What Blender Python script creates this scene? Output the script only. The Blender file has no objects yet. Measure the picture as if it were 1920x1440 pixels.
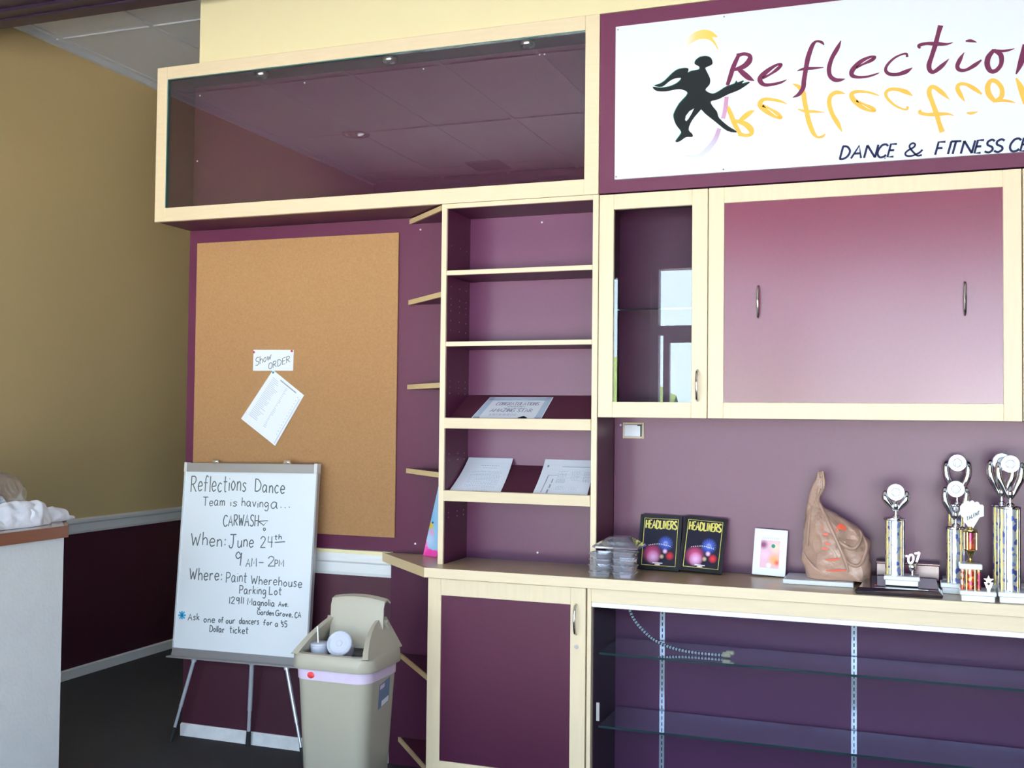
import bpy, bmesh, math, random
from mathutils import Vector, Matrix, Quaternion, noise
from mathutils.geometry import tessellate_polygon
random.seed(7)
SC = bpy.context.scene
COL = SC.collection
PI = math.pi

# ------------------------------------------------------------------ camera
cam_d = bpy.data.cameras.new('camera'); cam = bpy.data.objects.new('camera', cam_d); COL.objects.link(cam)
cam_d.sensor_width = 36.0; cam_d.lens = 36.0*2042.17/1920.0; cam_d.clip_start = 0.02; cam_d.clip_end = 300
def cam_axes(yaw, pitch, roll):
    cy, sy, cp, sp = math.cos(yaw), math.sin(yaw), math.cos(pitch), math.sin(pitch)
    f = Vector((-sy*cp, cy*cp, sp)); r = Vector((cy, sy, 0)); u = r.cross(f)
    return (math.cos(roll)*r + math.sin(roll)*u, -math.sin(roll)*r + math.cos(roll)*u, -f)
ax = cam_axes(math.radians(20.3143), math.radians(1.7941), math.radians(0.6167))
M = Matrix((ax[0], ax[1], ax[2])).transposed().to_4x4(); M.translation = Vector((1.8195, -4.0663, 1.5103))
cam.matrix_world = M
SC.camera = cam

# ------------------------------------------------------------------ sky, sun, window portals, exposure
world = bpy.data.worlds.new('sky'); SC.world = world; world.use_nodes = True
wn = world.node_tree.nodes['Background']; wn.inputs['Color'].default_value = (0.62, 0.79, 1.0, 1); wn.inputs['Strength'].default_value = 10.5
sun_d = bpy.data.lights.new('sun', 'SUN'); sun = bpy.data.objects.new('sun', sun_d); COL.objects.link(sun)
sun_d.energy = 215.0; sun_d.angle = 0.009; sun_d.color = (1.0, 0.96, 0.88)
sun.rotation_euler = (math.radians(-35), 0, math.radians(20))      # high sun behind the shop, so it lights the street outside
SC.view_settings.view_transform = 'Standard'; SC.view_settings.look = 'None'
SC.view_settings.exposure = -0.02; SC.view_settings.gamma = 1.0; SC.view_settings.use_curve_mapping = False
def portal(x0, x1, z0, z1, y):
    d = bpy.data.lights.new('window_portal', 'AREA'); d.shape = 'RECTANGLE'; d.size = x1-x0; d.size_y = z1-z0
    d.cycles.is_portal = True
    o = bpy.data.objects.new('window_portal', d); COL.objects.link(o); o.location = ((x0+x1)/2, y, (z0+z1)/2)
    o.rotation_euler = (math.radians(90), 0, 0)
portal(-2.6, 3.75, 0.10, 2.72, -4.62)
cy = SC.cycles
cy.max_bounces = 10; cy.diffuse_bounces = 5; cy.glossy_bounces = 5; cy.transmission_bounces = 8; cy.transparent_max_bounces = 64
cy.caustics_reflective = False; cy.caustics_refractive = False; cy.sample_clamp_indirect = 8.0

# ------------------------------------------------------------------ materials
MATS = {}
def nt(name):
    m = bpy.data.materials.new(name); m.use_nodes = True; MATS[name] = m
    return m, m.node_tree.nodes, m.node_tree.links, m.node_tree.nodes['Principled BSDF']
def P(name, col, rough=0.5, metal=0.0, spec=0.5, var=0.0, scale=20.0, bump=0.0, bscale=200.0, stretch=(1, 1, 1), trans=0.0, coat=0.0, sheen=0.0):
    m, N, L, b = nt(name)
    b.inputs['Base Color'].default_value = (*col, 1); b.inputs['Roughness'].default_value = rough
    b.inputs['Metallic'].default_value = metal; b.inputs['Specular IOR Level'].default_value = spec
    b.inputs['Transmission Weight'].default_value = trans; b.inputs['Coat Weight'].default_value = coat
    tc = N.new('ShaderNodeTexCoord'); mp = N.new('ShaderNodeMapping'); mp.inputs['Scale'].default_value = stretch
    L.new(tc.outputs['Object'], mp.inputs['Vector'])
    if var:
        nz = N.new('ShaderNodeTexNoise'); nz.inputs['Scale'].default_value = scale; nz.inputs['Detail'].default_value = 4
        L.new(mp.outputs[0], nz.inputs['Vector'])
        mx = N.new('ShaderNodeMix'); mx.data_type = 'RGBA'
        mx.inputs[6].default_value = (*[c*(1-var) for c in col], 1); mx.inputs[7].default_value = (*[min(1, c*(1+var)) for c in col], 1)
        L.new(nz.outputs['Fac'], mx.inputs[0]); L.new(mx.outputs[2], b.inputs['Base Color'])
    if bump:
        n2 = N.new('ShaderNodeTexNoise'); n2.inputs['Scale'].default_value = bscale; n2.inputs['Detail'].default_value = 3
        L.new(mp.outputs[0], n2.inputs['Vector'])
        bp = N.new('ShaderNodeBump'); bp.inputs['Strength'].default_value = bump; bp.inputs['Distance'].default_value = 0.002
        L.new(n2.outputs['Fac'], bp.inputs['Height']); L.new(bp.outputs[0], b.inputs['Normal'])
    return m
def GLASS(name, tint=(0.92, 0.96, 0.95), rough=0.0, boost=1.0, milky=0.0):
    m, N, L, b = nt(name); N.remove(b)
    t = N.new('ShaderNodeBsdfTransparent'); t.inputs['Color'].default_value = (*tint, 1)
    g = N.new('ShaderNodeBsdfAnisotropic'); g.inputs['Roughness'].default_value = rough; g.inputs['Color'].default_value = (1, 1, 1, 1)
    fr = N.new('ShaderNodeFresnel'); fr.inputs['IOR'].default_value = 1.5
    mu = N.new('ShaderNodeMath'); mu.operation = 'MULTIPLY'; mu.use_clamp = True; mu.inputs[1].default_value = boost
    mx = N.new('ShaderNodeMixShader')
    ge = N.new('ShaderNodeNewGeometry'); mr = N.new('ShaderNodeMapRange'); mr.inputs['To Min'].default_value = 1.5; mr.inputs['To Max'].default_value = 1/1.5
    L.new(ge.outputs['Backfacing'], mr.inputs['Value']); L.new(mr.outputs[0], fr.inputs['IOR'])      # thin film: both sides reflect alike
    L.new(fr.outputs[0], mu.inputs[0]); L.new(mu.outputs[0], mx.inputs[0]); L.new(t.outputs[0], mx.inputs[1]); L.new(g.outputs[0], mx.inputs[2])
    if milky:
        df = N.new('ShaderNodeBsdfDiffuse'); df.inputs['Color'].default_value = (0.85, 0.84, 0.88, 1); m2 = N.new('ShaderNodeMixShader'); m2.inputs[0].default_value = milky
        L.new(mx.outputs[0], m2.inputs[1]); L.new(df.outputs[0], m2.inputs[2]); mx = m2
    L.new(mx.outputs[0], N['Material Output'].inputs['Surface'])
    return m
P('maple', (0.775, 0.625, 0.415), 0.38, var=0.07, scale=9, stretch=(1, 6, 9))
P('maple_upright', (0.775, 0.625, 0.415), 0.38, var=0.07, scale=9, stretch=(9, 6, 1))
P('counter_laminate', (0.50, 0.37, 0.22), 0.30, var=0.10, scale=14, stretch=(1, 5, 5))
P('shelf_edge', (0.62, 0.47, 0.25), 0.42, var=0.07, scale=14)
P('purple', (0.062, 0.0110, 0.035), 0.42, var=0.08, scale=60, bump=0.06, bscale=350, spec=0.22)
P('purple_sheen', (0.076, 0.0155, 0.056), 0.36, var=0.06, scale=80, bump=0.05, bscale=300, spec=0.36)
P('leg_metal', (0.66, 0.68, 0.72), 0.28, metal=0.45)
P('purple_door', (0.105, 0.017, 0.040), 0.23, var=0.06, scale=80, bump=0.04, bscale=300, spec=0.66)
P('purple_case', (0.180, 0.040, 0.125), 0.40, var=0.06, scale=80, bump=0.05, bscale=300, spec=0.45)
P('purple_paint', (0.052, 0.008, 0.022), 0.6, var=0.06, scale=8, bump=0.1, bscale=150)
P('beam_paint', (0.012, 0.004, 0.018), 0.45)
P('yellow_paint', (0.80, 0.69, 0.40), 0.7, var=0.02, scale=4, bump=0.12, bscale=120)
P('trim_white', (0.78, 0.77, 0.74), 0.45, var=0.03, scale=9)
P('scuffed_white', (0.74, 0.74, 0.74), 0.5, var=0.22, scale=16)
P('stucco', (0.80, 0.80, 0.78), 0.85, var=0.05, scale=12, bump=0.7, bscale=70)
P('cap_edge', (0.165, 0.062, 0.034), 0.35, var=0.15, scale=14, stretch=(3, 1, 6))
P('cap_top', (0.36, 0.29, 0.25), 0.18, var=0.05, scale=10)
P('carpet', (0.018, 0.016, 0.020), 0.95, var=0.35, scale=120, bump=0.8, bscale=260)
P('ceiling_tile', (0.84, 0.84, 0.86), 0.9, var=0.06, scale=140, bump=0.5, bscale=160)
P('grid_metal', (0.80, 0.80, 0.82), 0.5)
P('sign_white', (0.90, 0.91, 0.91), 0.35)
P('letter_purple', (0.068, 0.010, 0.036), 0.7, spec=0.15, var=0.25, scale=30)
P('letter_orange', (0.86, 0.40, 0.07), 0.6, spec=0.2, var=0.08, scale=30)
P('letter_navy', (0.010, 0.012, 0.045), 0.7, spec=0.1)
P('dancer_black', (0.006, 0.008, 0.010), 0.7, spec=0.1)
P('dancer_teal', (0.010, 0.13, 0.11), 0.7, spec=0.15)
P('board_white', (0.82, 0.85, 0.87), 0.22, var=0.03, scale=3)
P('marker', (0.075, 0.095, 0.10), 0.6)
P('marker_blue', (0.04, 0.36, 0.62), 0.6)
P('alu', (0.42, 0.41, 0.42), 0.40, metal=0.6)
P('steel', (0.72, 0.73, 0.75), 0.22, metal=1.0)
P('chrome', (0.86, 0.86, 0.88), 0.10, metal=1.0)
P('nickel', (0.55, 0.52, 0.50), 0.25, metal=1.0)
P('track_white', (0.86, 0.88, 0.90), 0.25, metal=0.4)
P('rubber', (0.012, 0.012, 0.014), 0.7)
P('beige_plastic', (0.36, 0.335, 0.268), 0.42, bump=0.08, bscale=250)
P('liner', (0.62, 0.50, 0.64), 0.4, var=0.06, scale=30)
P('medal_silver', (0.90, 0.91, 0.93), 0.28, metal=0.55)
P('gold_pale', (0.92, 0.86, 0.66), 0.25, metal=0.6)
P('red_ink', (0.62, 0.10, 0.05), 0.5)
P('red', (0.55, 0.03, 0.03), 0.5)
P('label_blue', (0.10, 0.15, 0.24), 0.5, var=0.3, scale=60)
P('label_white', (0.7, 0.72, 0.74), 0.5)
P('cup_white', (0.50, 0.52, 0.60), 0.35)
P('paper', (0.88, 0.89, 0.93), 0.7)
P('print_grey', (0.30, 0.32, 0.38), 0.8)
P('print_faint', (0.52, 0.55, 0.64), 0.8)
P('print_border', (0.50, 0.60, 0.72), 0.8, var=0.15, scale=160)
P('screw_white', (0.90, 0.88, 0.90), 0.3)
P('pin_red', (0.35, 0.01, 0.03), 0.35)
P('pin_blue', (0.02, 0.22, 0.32), 0.35)
P("black_gloss", (0.014, 0.009, 0.016), 0.07, coat=1.0)
P('black_frame', (0.006, 0.006, 0.009), 0.4, spec=0.2)
P('gold', (0.80, 0.62, 0.22), 0.22, metal=1.0)
P('gold_print', (0.72, 0.62, 0.12), 0.45, var=0.2, scale=90)
P('marble_white', (0.86, 0.87, 0.88), 0.2, var=0.08, scale=14)
P('cloth_white', (0.84, 0.85, 0.89), 0.85, var=0.03, scale=18, bump=0.3, bscale=90)
P('silver_print', (0.45, 0.52, 0.62), 0.25, metal=0.8, var=0.5, scale=60)
P('conduit', (0.78, 0.84, 0.88), 0.35)
P('plug', (0.72, 0.66, 0.42), 0.5)
P('pink_print', (0.85, 0.10, 0.42), 0.4, var=0.2, scale=60)
P('foliage', (0.05, 0.08, 0.015), 0.8, var=0.6, scale=3)
P('asphalt', (0.55, 0.55, 0.54), 0.9, var=0.1, scale=0.6)
P('tan_block', (0.62, 0.50, 0.36), 0.9)
P('glass_edge', (0.035, 0.085, 0.085), 0.15)
GLASS('glass_pane', (0.94, 0.96, 0.95), 0.0, 1.45)
GLASS('glass_door', (0.80, 0.82, 0.86))
GLASS('glass_shelf', (0.62, 0.76, 0.90), 0.03, 2.6, 0.04)
GLASS('clear_plastic', (0.955, 0.95, 0.97), 0.08, 2.8, 0.11)
GLASS('clear_bag', (0.86, 0.82, 0.80), 0.15, 2.2, 0.08)

def ramp_material(name, stops, axis, a, b, rough=0.4):            # printed colour that changes along one axis of the sheet
    m, N, L, bs = nt(name); bs.inputs['Roughness'].default_value = rough
    tc = N.new('ShaderNodeTexCoord'); sp = N.new('ShaderNodeSeparateXYZ'); L.new(tc.outputs['Object'], sp.inputs[0])
    mr = N.new('ShaderNodeMapRange'); mr.inputs['From Min'].default_value = a; mr.inputs['From Max'].default_value = b
    L.new(sp.outputs[axis], mr.inputs['Value'])
    cr = N.new('ShaderNodeValToRGB'); L.new(mr.outputs[0], cr.inputs[0])
    e = cr.color_ramp.elements
    e[0].position = stops[0][0]; e[0].color = (*stops[0][1], 1); e[1].position = stops[-1][0]; e[1].color = (*stops[-1][1], 1)
    for p, c in stops[1:-1]:
        k = e.new(p); k.color = (*c, 1)
    L.new(cr.outputs[0], bs.inputs['Base Color'])
    return m
W_ = (0.90, 0.91, 0.91)
ramp_material('print_arc', [(0, W_), (0.12, (0.72, 0.70, 0.86)), (0.30, (0.42, 0.28, 0.42)), (0.6, (0.34, 0.16, 0.28)), (1, (0.40, 0.25, 0.36))], 'Z', 2.47-2.436, 2.83-2.436)
ramp_material('print_crescent', [(0, W_), (0.35, (0.95, 0.60, 0.18)), (1, (0.95, 0.48, 0.06))], 'X', 1.0-2.0, 1.128-2.0)

def cork_material():
    m, N, L, b = nt('cork'); b.inputs['Roughness'].default_value = 0.9
    tc = N.new('ShaderNodeTexCoord'); v = N.new('ShaderNodeTexVoronoi'); v.inputs['Scale'].default_value = 380
    nz = N.new('ShaderNodeTexNoise'); nz.inputs['Scale'].default_value = 150; nz.inputs['Detail'].default_value = 5
    L.new(tc.outputs['Object'], v.inputs['Vector']); L.new(tc.outputs['Object'], nz.inputs['Vector'])
    cr = N.new('ShaderNodeValToRGB'); cr.color_ramp.elements[0].position = 0.25; cr.color_ramp.elements[1].position = 0.75
    cr.color_ramp.elements[0].color = (0.205, 0.108, 0.044, 1); cr.color_ramp.elements[1].color = (0.25, 0.138, 0.060, 1)
    ad = N.new('ShaderNodeMath'); ad.operation = 'MULTIPLY_ADD'; ad.inputs[1].default_value = 0.25
    L.new(v.outputs['Color'], ad.inputs[0]); L.new(nz.outputs['Fac'], ad.inputs[2]); 
    sb = N.new('ShaderNodeMath'); sb.operation = 'SUBTRACT'; sb.inputs[1].default_value = 0.12; L.new(ad.outputs[0], sb.inputs[0])
    L.new(sb.outputs[0], cr.inputs[0]); L.new(cr.outputs[0], b.inputs['Base Color'])
    bp = N.new('ShaderNodeBump'); bp.inputs['Strength'].default_value = 0.25; bp.inputs['Distance'].default_value = 0.001
    L.new(nz.outputs['Fac'], bp.inputs['Height']); L.new(bp.outputs[0], b.inputs['Normal'])
cork_material()

def two_tone(name, low, high, z, lr, hr):                          # wall painted in two colours, the change hidden by the chair rail
    m, N, L, b = nt(name)
    g = N.new('ShaderNodeNewGeometry'); sp = N.new('ShaderNodeSeparateXYZ'); L.new(g.outputs['Position'], sp.inputs[0])
    gt = N.new('ShaderNodeMath'); gt.operation = 'GREATER_THAN'; gt.inputs[1].default_value = z; L.new(sp.outputs['Z'], gt.inputs[0])
    mx = N.new('ShaderNodeMix'); mx.data_type = 'RGBA'; mx.inputs[6].default_value = (*low, 1); mx.inputs[7].default_value = (*high, 1)
    L.new(gt.outputs[0], mx.inputs[0]); L.new(mx.outputs[2], b.inputs['Base Color'])
    b.inputs['Roughness'].default_value = 0.65; b.inputs['Specular IOR Level'].default_value = 0.3
    nz = N.new('ShaderNodeTexNoise'); nz.inputs['Scale'].default_value = 110
    bp = N.new('ShaderNodeBump'); bp.inputs['Strength'].default_value = 0.12; bp.inputs['Distance'].default_value = 0.002
    L.new(nz.outputs['Fac'], bp.inputs['Height']); L.new(bp.outputs[0], b.inputs['Normal'])
two_tone('wall_left_paint', (0.042, 0.008, 0.018), (0.56, 0.415, 0.205), 0.86, .6, .6)

def holo_material(name, cols):                                     # prismatic foil of the trophy columns
    m, N, L, b = nt(name); b.inputs['Metallic'].default_value = 0.75; b.inputs['Roughness'].default_value = 0.28
    tc = N.new('ShaderNodeTexCoord'); v = N.new('ShaderNodeTexVoronoi'); v.inputs['Scale'].default_value = 75
    L.new(tc.outputs['Object'], v.inputs['Vector'])
    sp = N.new('ShaderNodeSeparateColor'); L.new(v.outputs['Color'], sp.inputs[0])
    cr = N.new('ShaderNodeValToRGB'); cr.color_ramp.interpolation = 'CONSTANT'
    e = cr.color_ramp.elements; e[0].color = (*cols[0], 1); e[1].position = 1/len(cols); e[1].color = (*cols[1], 1)
    for i, c in enumerate(cols[2:], 2):
        k = e.new(i/len(cols)); k.color = (*c, 1)
    L.new(sp.outputs[0], cr.inputs[0]); L.new(cr.outputs[0], b.inputs['Base Color'])
holo_material('foil_silver', [(0.85, 0.88, 0.95), (0.35, 0.42, 0.85), (0.9, 0.9, 0.9), (0.75, 0.88, 0.92), (0.12, 0.16, 0.60), (0.92, 0.86, 0.70)])
holo_material('foil_red', [(0.70, 0.10, 0.05), (0.85, 0.55, 0.15), (0.25, 0.03, 0.08), (0.9, 0.7, 0.5), (0.45, 0.06, 0.06)])
def bag_material():
    m, N, L, b = nt('brown_plastic'); N.remove(b)
    d = N.new('ShaderNodeBsdfDiffuse'); d.inputs['Color'].default_value = (0.62, 0.40, 0.30, 1)
    t = N.new('ShaderNodeBsdfTranslucent'); t.inputs['Color'].default_value = (0.70, 0.46, 0.35, 1)
    g = N.new('ShaderNodeBsdfAnisotropic'); g.inputs['Roughness'].default_value = 0.20
    m1 = N.new('ShaderNodeMixShader'); m1.inputs[0].default_value = 0.30; m2 = N.new('ShaderNodeMixShader')
    fr = N.new('ShaderNodeFresnel'); fr.inputs['IOR'].default_value = 1.55
    L.new(d.outputs[0], m1.inputs[1]); L.new(t.outputs[0], m1.inputs[2]); L.new(fr.outputs[0], m2.inputs[0]); L.new(m1.outputs[0], m2.inputs[1]); L.new(g.outputs[0], m2.inputs[2])
    tc = N.new('ShaderNodeTexCoord'); nz = N.new('ShaderNodeTexNoise'); nz.inputs['Scale'].default_value = 45; nz.inputs['Detail'].default_value = 4; nz.inputs['Distortion'].default_value = 2.0
    L.new(tc.outputs['Object'], nz.inputs['Vector'])
    bp = N.new('ShaderNodeBump'); bp.inputs['Strength'].default_value = 0.45; bp.inputs['Distance'].default_value = 0.006; L.new(nz.outputs['Fac'], bp.inputs['Height'])
    for sh in (d, g, fr): L.new(bp.outputs[0], sh.inputs['Normal'])
    L.new(m2.outputs[0], N['Material Output'].inputs['Surface'])
bag_material()
def picture_material(name, base, blobs, rough=0.35):              # a printed picture: soft round spots of ink on a ground, in sheet coordinates
    m, N, L, b = nt(name); b.inputs['Roughness'].default_value = rough; b.inputs['Specular IOR Level'].default_value = 0.12
    tc = N.new('ShaderNodeTexCoord'); last = None
    for (x, z, rad, col, sharp) in blobs:
        ds = N.new('ShaderNodeVectorMath'); ds.operation = 'DISTANCE'; ds.inputs[1].default_value = (x, 0, z)
        fl = N.new('ShaderNodeVectorMath'); fl.operation = 'MULTIPLY'; fl.inputs[1].default_value = (1, 0, 1)
        L.new(tc.outputs['Object'], fl.inputs[0]); L.new(fl.outputs[0], ds.inputs[0])
        mr = N.new('ShaderNodeMapRange'); mr.inputs['From Min'].default_value = rad*sharp; mr.inputs['From Max'].default_value = rad
        mr.inputs['To Min'].default_value = 1; mr.inputs['To Max'].default_value = 0; L.new(ds.outputs['Value'], mr.inputs['Value'])
        mx = N.new('ShaderNodeMix'); mx.data_type = 'RGBA'
        L.new(mr.outputs[0], mx.inputs[0]); mx.inputs[7].default_value = (*col, 1)
        if last is None: mx.inputs[6].default_value = (*base, 1)
        else: L.new(last, mx.inputs[6])
        last = mx.outputs[2]
    L.new(last, b.inputs['Base Color'])

# ------------------------------------------------------------------ mesh helpers
class MB:
    def __init__(s): s.bm = bmesh.new()
    def add(s, b):
        me = bpy.data.meshes.new('tmp'); b.to_mesh(me); b.free(); s.bm.from_mesh(me); bpy.data.meshes.remove(me); return s
    def box(s, x0, x1, y0, y1, z0, z1, bev=0.0, seg=1, mat=None):
        b = bmesh.new(); bmesh.ops.create_cube(b, size=1.0)
        for v in b.verts: v.co = Vector(((x0+x1)/2+v.co.x*(x1-x0), (y0+y1)/2+v.co.y*(y1-y0), (z0+z1)/2+v.co.z*(z1-z0)))
        if bev: bmesh.ops.bevel(b, geom=b.edges[:], offset=bev, segments=seg, profile=0.5, affect='EDGES')
        if mat is not None: bmesh.ops.transform(b, matrix=mat, verts=b.verts)
        return s.add(b)
    def cyl(s, p0, p1, r0, r1=None, seg=16):
        p0, p1 = Vector(p0), Vector(p1); r1 = r0 if r1 is None else r1
        b = bmesh.new(); bmesh.ops.create_cone(b, cap_ends=True, segments=seg, radius1=r0, radius2=r1, depth=(p1-p0).length)
        q = Vector((0, 0, 1)).rotation_difference((p1-p0).normalized())
        bmesh.ops.transform(b, matrix=Matrix.Translation((p0+p1)/2) @ q.to_matrix().to_4x4(), verts=b.verts)
        return s.add(b)
    def ball(s, c, r, sc=(1, 1, 1), sub=2):
        b = bmesh.new(); bmesh.ops.create_icosphere(b, subdivisions=sub, radius=r)
        for v in b.verts: v.co = Vector((c[0]+v.co.x*sc[0], c[1]+v.co.y*sc[1], c[2]+v.co.z*sc[2]))
        return s.add(b)
    def tube(s, pts, r, seg=8):
        pts = [Vector(p) for p in pts]; b = bmesh.new(); rings = []; up = None
        for i, p in enumerate(pts):
            t = (pts[min(i+1, len(pts)-1)] - pts[max(i-1, 0)]).normalized()
            if up is None: up = t.orthogonal().normalized()
            up = (up - t*up.dot(t)).normalized(); sd = t.cross(up)
            rr = r[i] if isinstance(r, (list, tuple)) else r
            rings.append([b.verts.new(p + rr*(math.cos(2*PI*k/seg)*up + math.sin(2*PI*k/seg)*sd)) for k in range(seg)])
        for a, c in zip(rings, rings[1:]):
            for k in range(seg): b.faces.new((a[k], a[(k+1) % seg], c[(k+1) % seg], c[k]))
        b.faces.new(rings[0][::-1]); b.faces.new(rings[-1]); return s.add(b)
    def lathe(s, prof, c, seg=24):
        b = bmesh.new(); rings = []
        for r, z in prof: rings.append([b.verts.new((c[0]+r*math.cos(2*PI*k/seg), c[1]+r*math.sin(2*PI*k/seg), c[2]+z)) for k in range(seg)])
        for a, d in zip(rings, rings[1:]):
            for k in range(seg): b.faces.new((a[k], a[(k+1) % seg], d[(k+1) % seg], d[k]))
        b.faces.new(rings[0][::-1]); b.faces.new(rings[-1]); return s.add(b)
    def loft(s, rings, caps=True, closed=True):
        b = bmesh.new(); R = [[b.verts.new(p) for p in r] for r in rings]; n = len(R[0])
        for a, d in zip(R, R[1:]):
            for k in range(n if closed else n-1): b.faces.new((a[k], a[(k+1) % n], d[(k+1) % n], d[k]))
        if caps and closed: b.faces.new(R[0][::-1]); b.faces.new(R[-1])
        bmesh.ops.recalc_face_normals(b, faces=b.faces); return s.add(b)
    def prism(s, poly, f0, f1):                                     # flat outline poly -> solid between the two placements f0(u,v), f1(u,v)
        b = bmesh.new(); A = [b.verts.new(f0(*p)) for p in poly]; B = [b.verts.new(f1(*p)) for p in poly]
        for t in tessellate_polygon([[Vector((p[0], p[1], 0)) for p in poly]]):
            if len(set(t)) == 3:
                try: b.faces.new([A[i] for i in t]); b.faces.new([B[i] for i in reversed(t)])
                except ValueError: pass
        n = len(poly)
        for k in range(n):
            try: b.faces.new((A[k], A[(k+1) % n], B[(k+1) % n], B[k]))
            except ValueError: pass
        bmesh.ops.recalc_face_normals(b, faces=b.faces); return s.add(b)
    def ribbon(s, pts, f0, f1):                                     # pts (u, v, width): brush stroke as a thin solid
        n = len(pts); Lf, Rt = [], []
        for i, (u, v, w) in enumerate(pts):
            a, c = pts[max(i-1, 0)], pts[min(i+1, n-1)]; t = Vector((c[0]-a[0], c[1]-a[1])); t = t.normalized() if t.length > 1e-9 else Vector((1, 0))
            Lf.append((u-t.y*w/2, v+t.x*w/2)); Rt.append((u+t.y*w/2, v-t.x*w/2))
        b = bmesh.new(); V = [[b.verts.new(f(*p)) for p in L_] for L_ in (Lf, Rt) for f in (f0, f1)]
        l0, l1, r0, r1 = V
        for i in range(n-1):
            for q in ((l0[i], l0[i+1], r0[i+1], r0[i]), (l1[i], r1[i], r1[i+1], l1[i+1]), (l0[i], l1[i], l1[i+1], l0[i+1]), (r0[i], r0[i+1], r1[i+1], r1[i])): b.faces.new(q)
        b.faces.new((l0[0], r0[0], r1[0], l1[0])); b.faces.new((l0[-1], l1[-1], r1[-1], r0[-1]))
        bmesh.ops.recalc_face_normals(b, faces=b.faces); return s.add(b)
    def build(s, name, mat, parent=None, smooth=False, base=None):
        me = bpy.data.meshes.new(name); s.bm.to_mesh(me); s.bm.free()
        o = bpy.data.objects.new(name, me); COL.objects.link(o)
        for m in (mat if isinstance(mat, (list, tuple)) else [mat]): me.materials.append(MATS[m])
        off = Vector((0, 0, 0)); p = parent
        if p is not None:
            o.parent = p
            while p is not None: off += p.location; p = p.parent
        elif base is not None: o.location = base; off = Vector(base)
        if off.length > 0: me.transform(Matrix.Translation(-off))
        if smooth:
            me.polygons.foreach_set('use_smooth', [True]*len(me.polygons))
            try: me.set_sharp_from_angle(angle=math.radians(38))
            except Exception: pass
        return o
def smooth_pts(pts, sub=5):                                        # Catmull-Rom through tuples of any length
    out = []; n = len(pts)
    if n < 3: return list(pts)
    for i in range(n-1):
        a, b, c, d = pts[max(i-1, 0)], pts[i], pts[i+1], pts[min(i+2, n-1)]
        for k in range(sub):
            t = k/sub
            out.append(tuple(0.5*(2*b[j]+(c[j]-a[j])*t+(2*a[j]-5*b[j]+4*c[j]-d[j])*t*t+(3*b[j]-a[j]-3*c[j]+d[j])*t**3) for j in range(len(b))))
    out.append(tuple(pts[-1])); return out
def tag(o, label=None, cat=None, group=None, kind=None):
    if label: o['label'] = label
    if cat: o['category'] = cat
    if group: o['group'] = group
    if kind: o['kind'] = kind
    return o
def thing(name, loc, label, cat, group=None):
    o = bpy.data.objects.new(name, None); COL.objects.link(o); o.location = loc; o.empty_display_size = 0.05
    return tag(o, label, cat, group)
def struct(name, mb, mat, label=None, parent=None):
    o = mb.build(name, mat, parent); o['kind'] = 'structure'
    if label and parent is None: o['label'] = label
    return o
def copy_tree(o, parent=None):
    c = o.copy(); COL.objects.link(c)
    if parent is not None: c.parent = parent
    for ch in list(o.children): copy_tree(ch, c)
    return c

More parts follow.
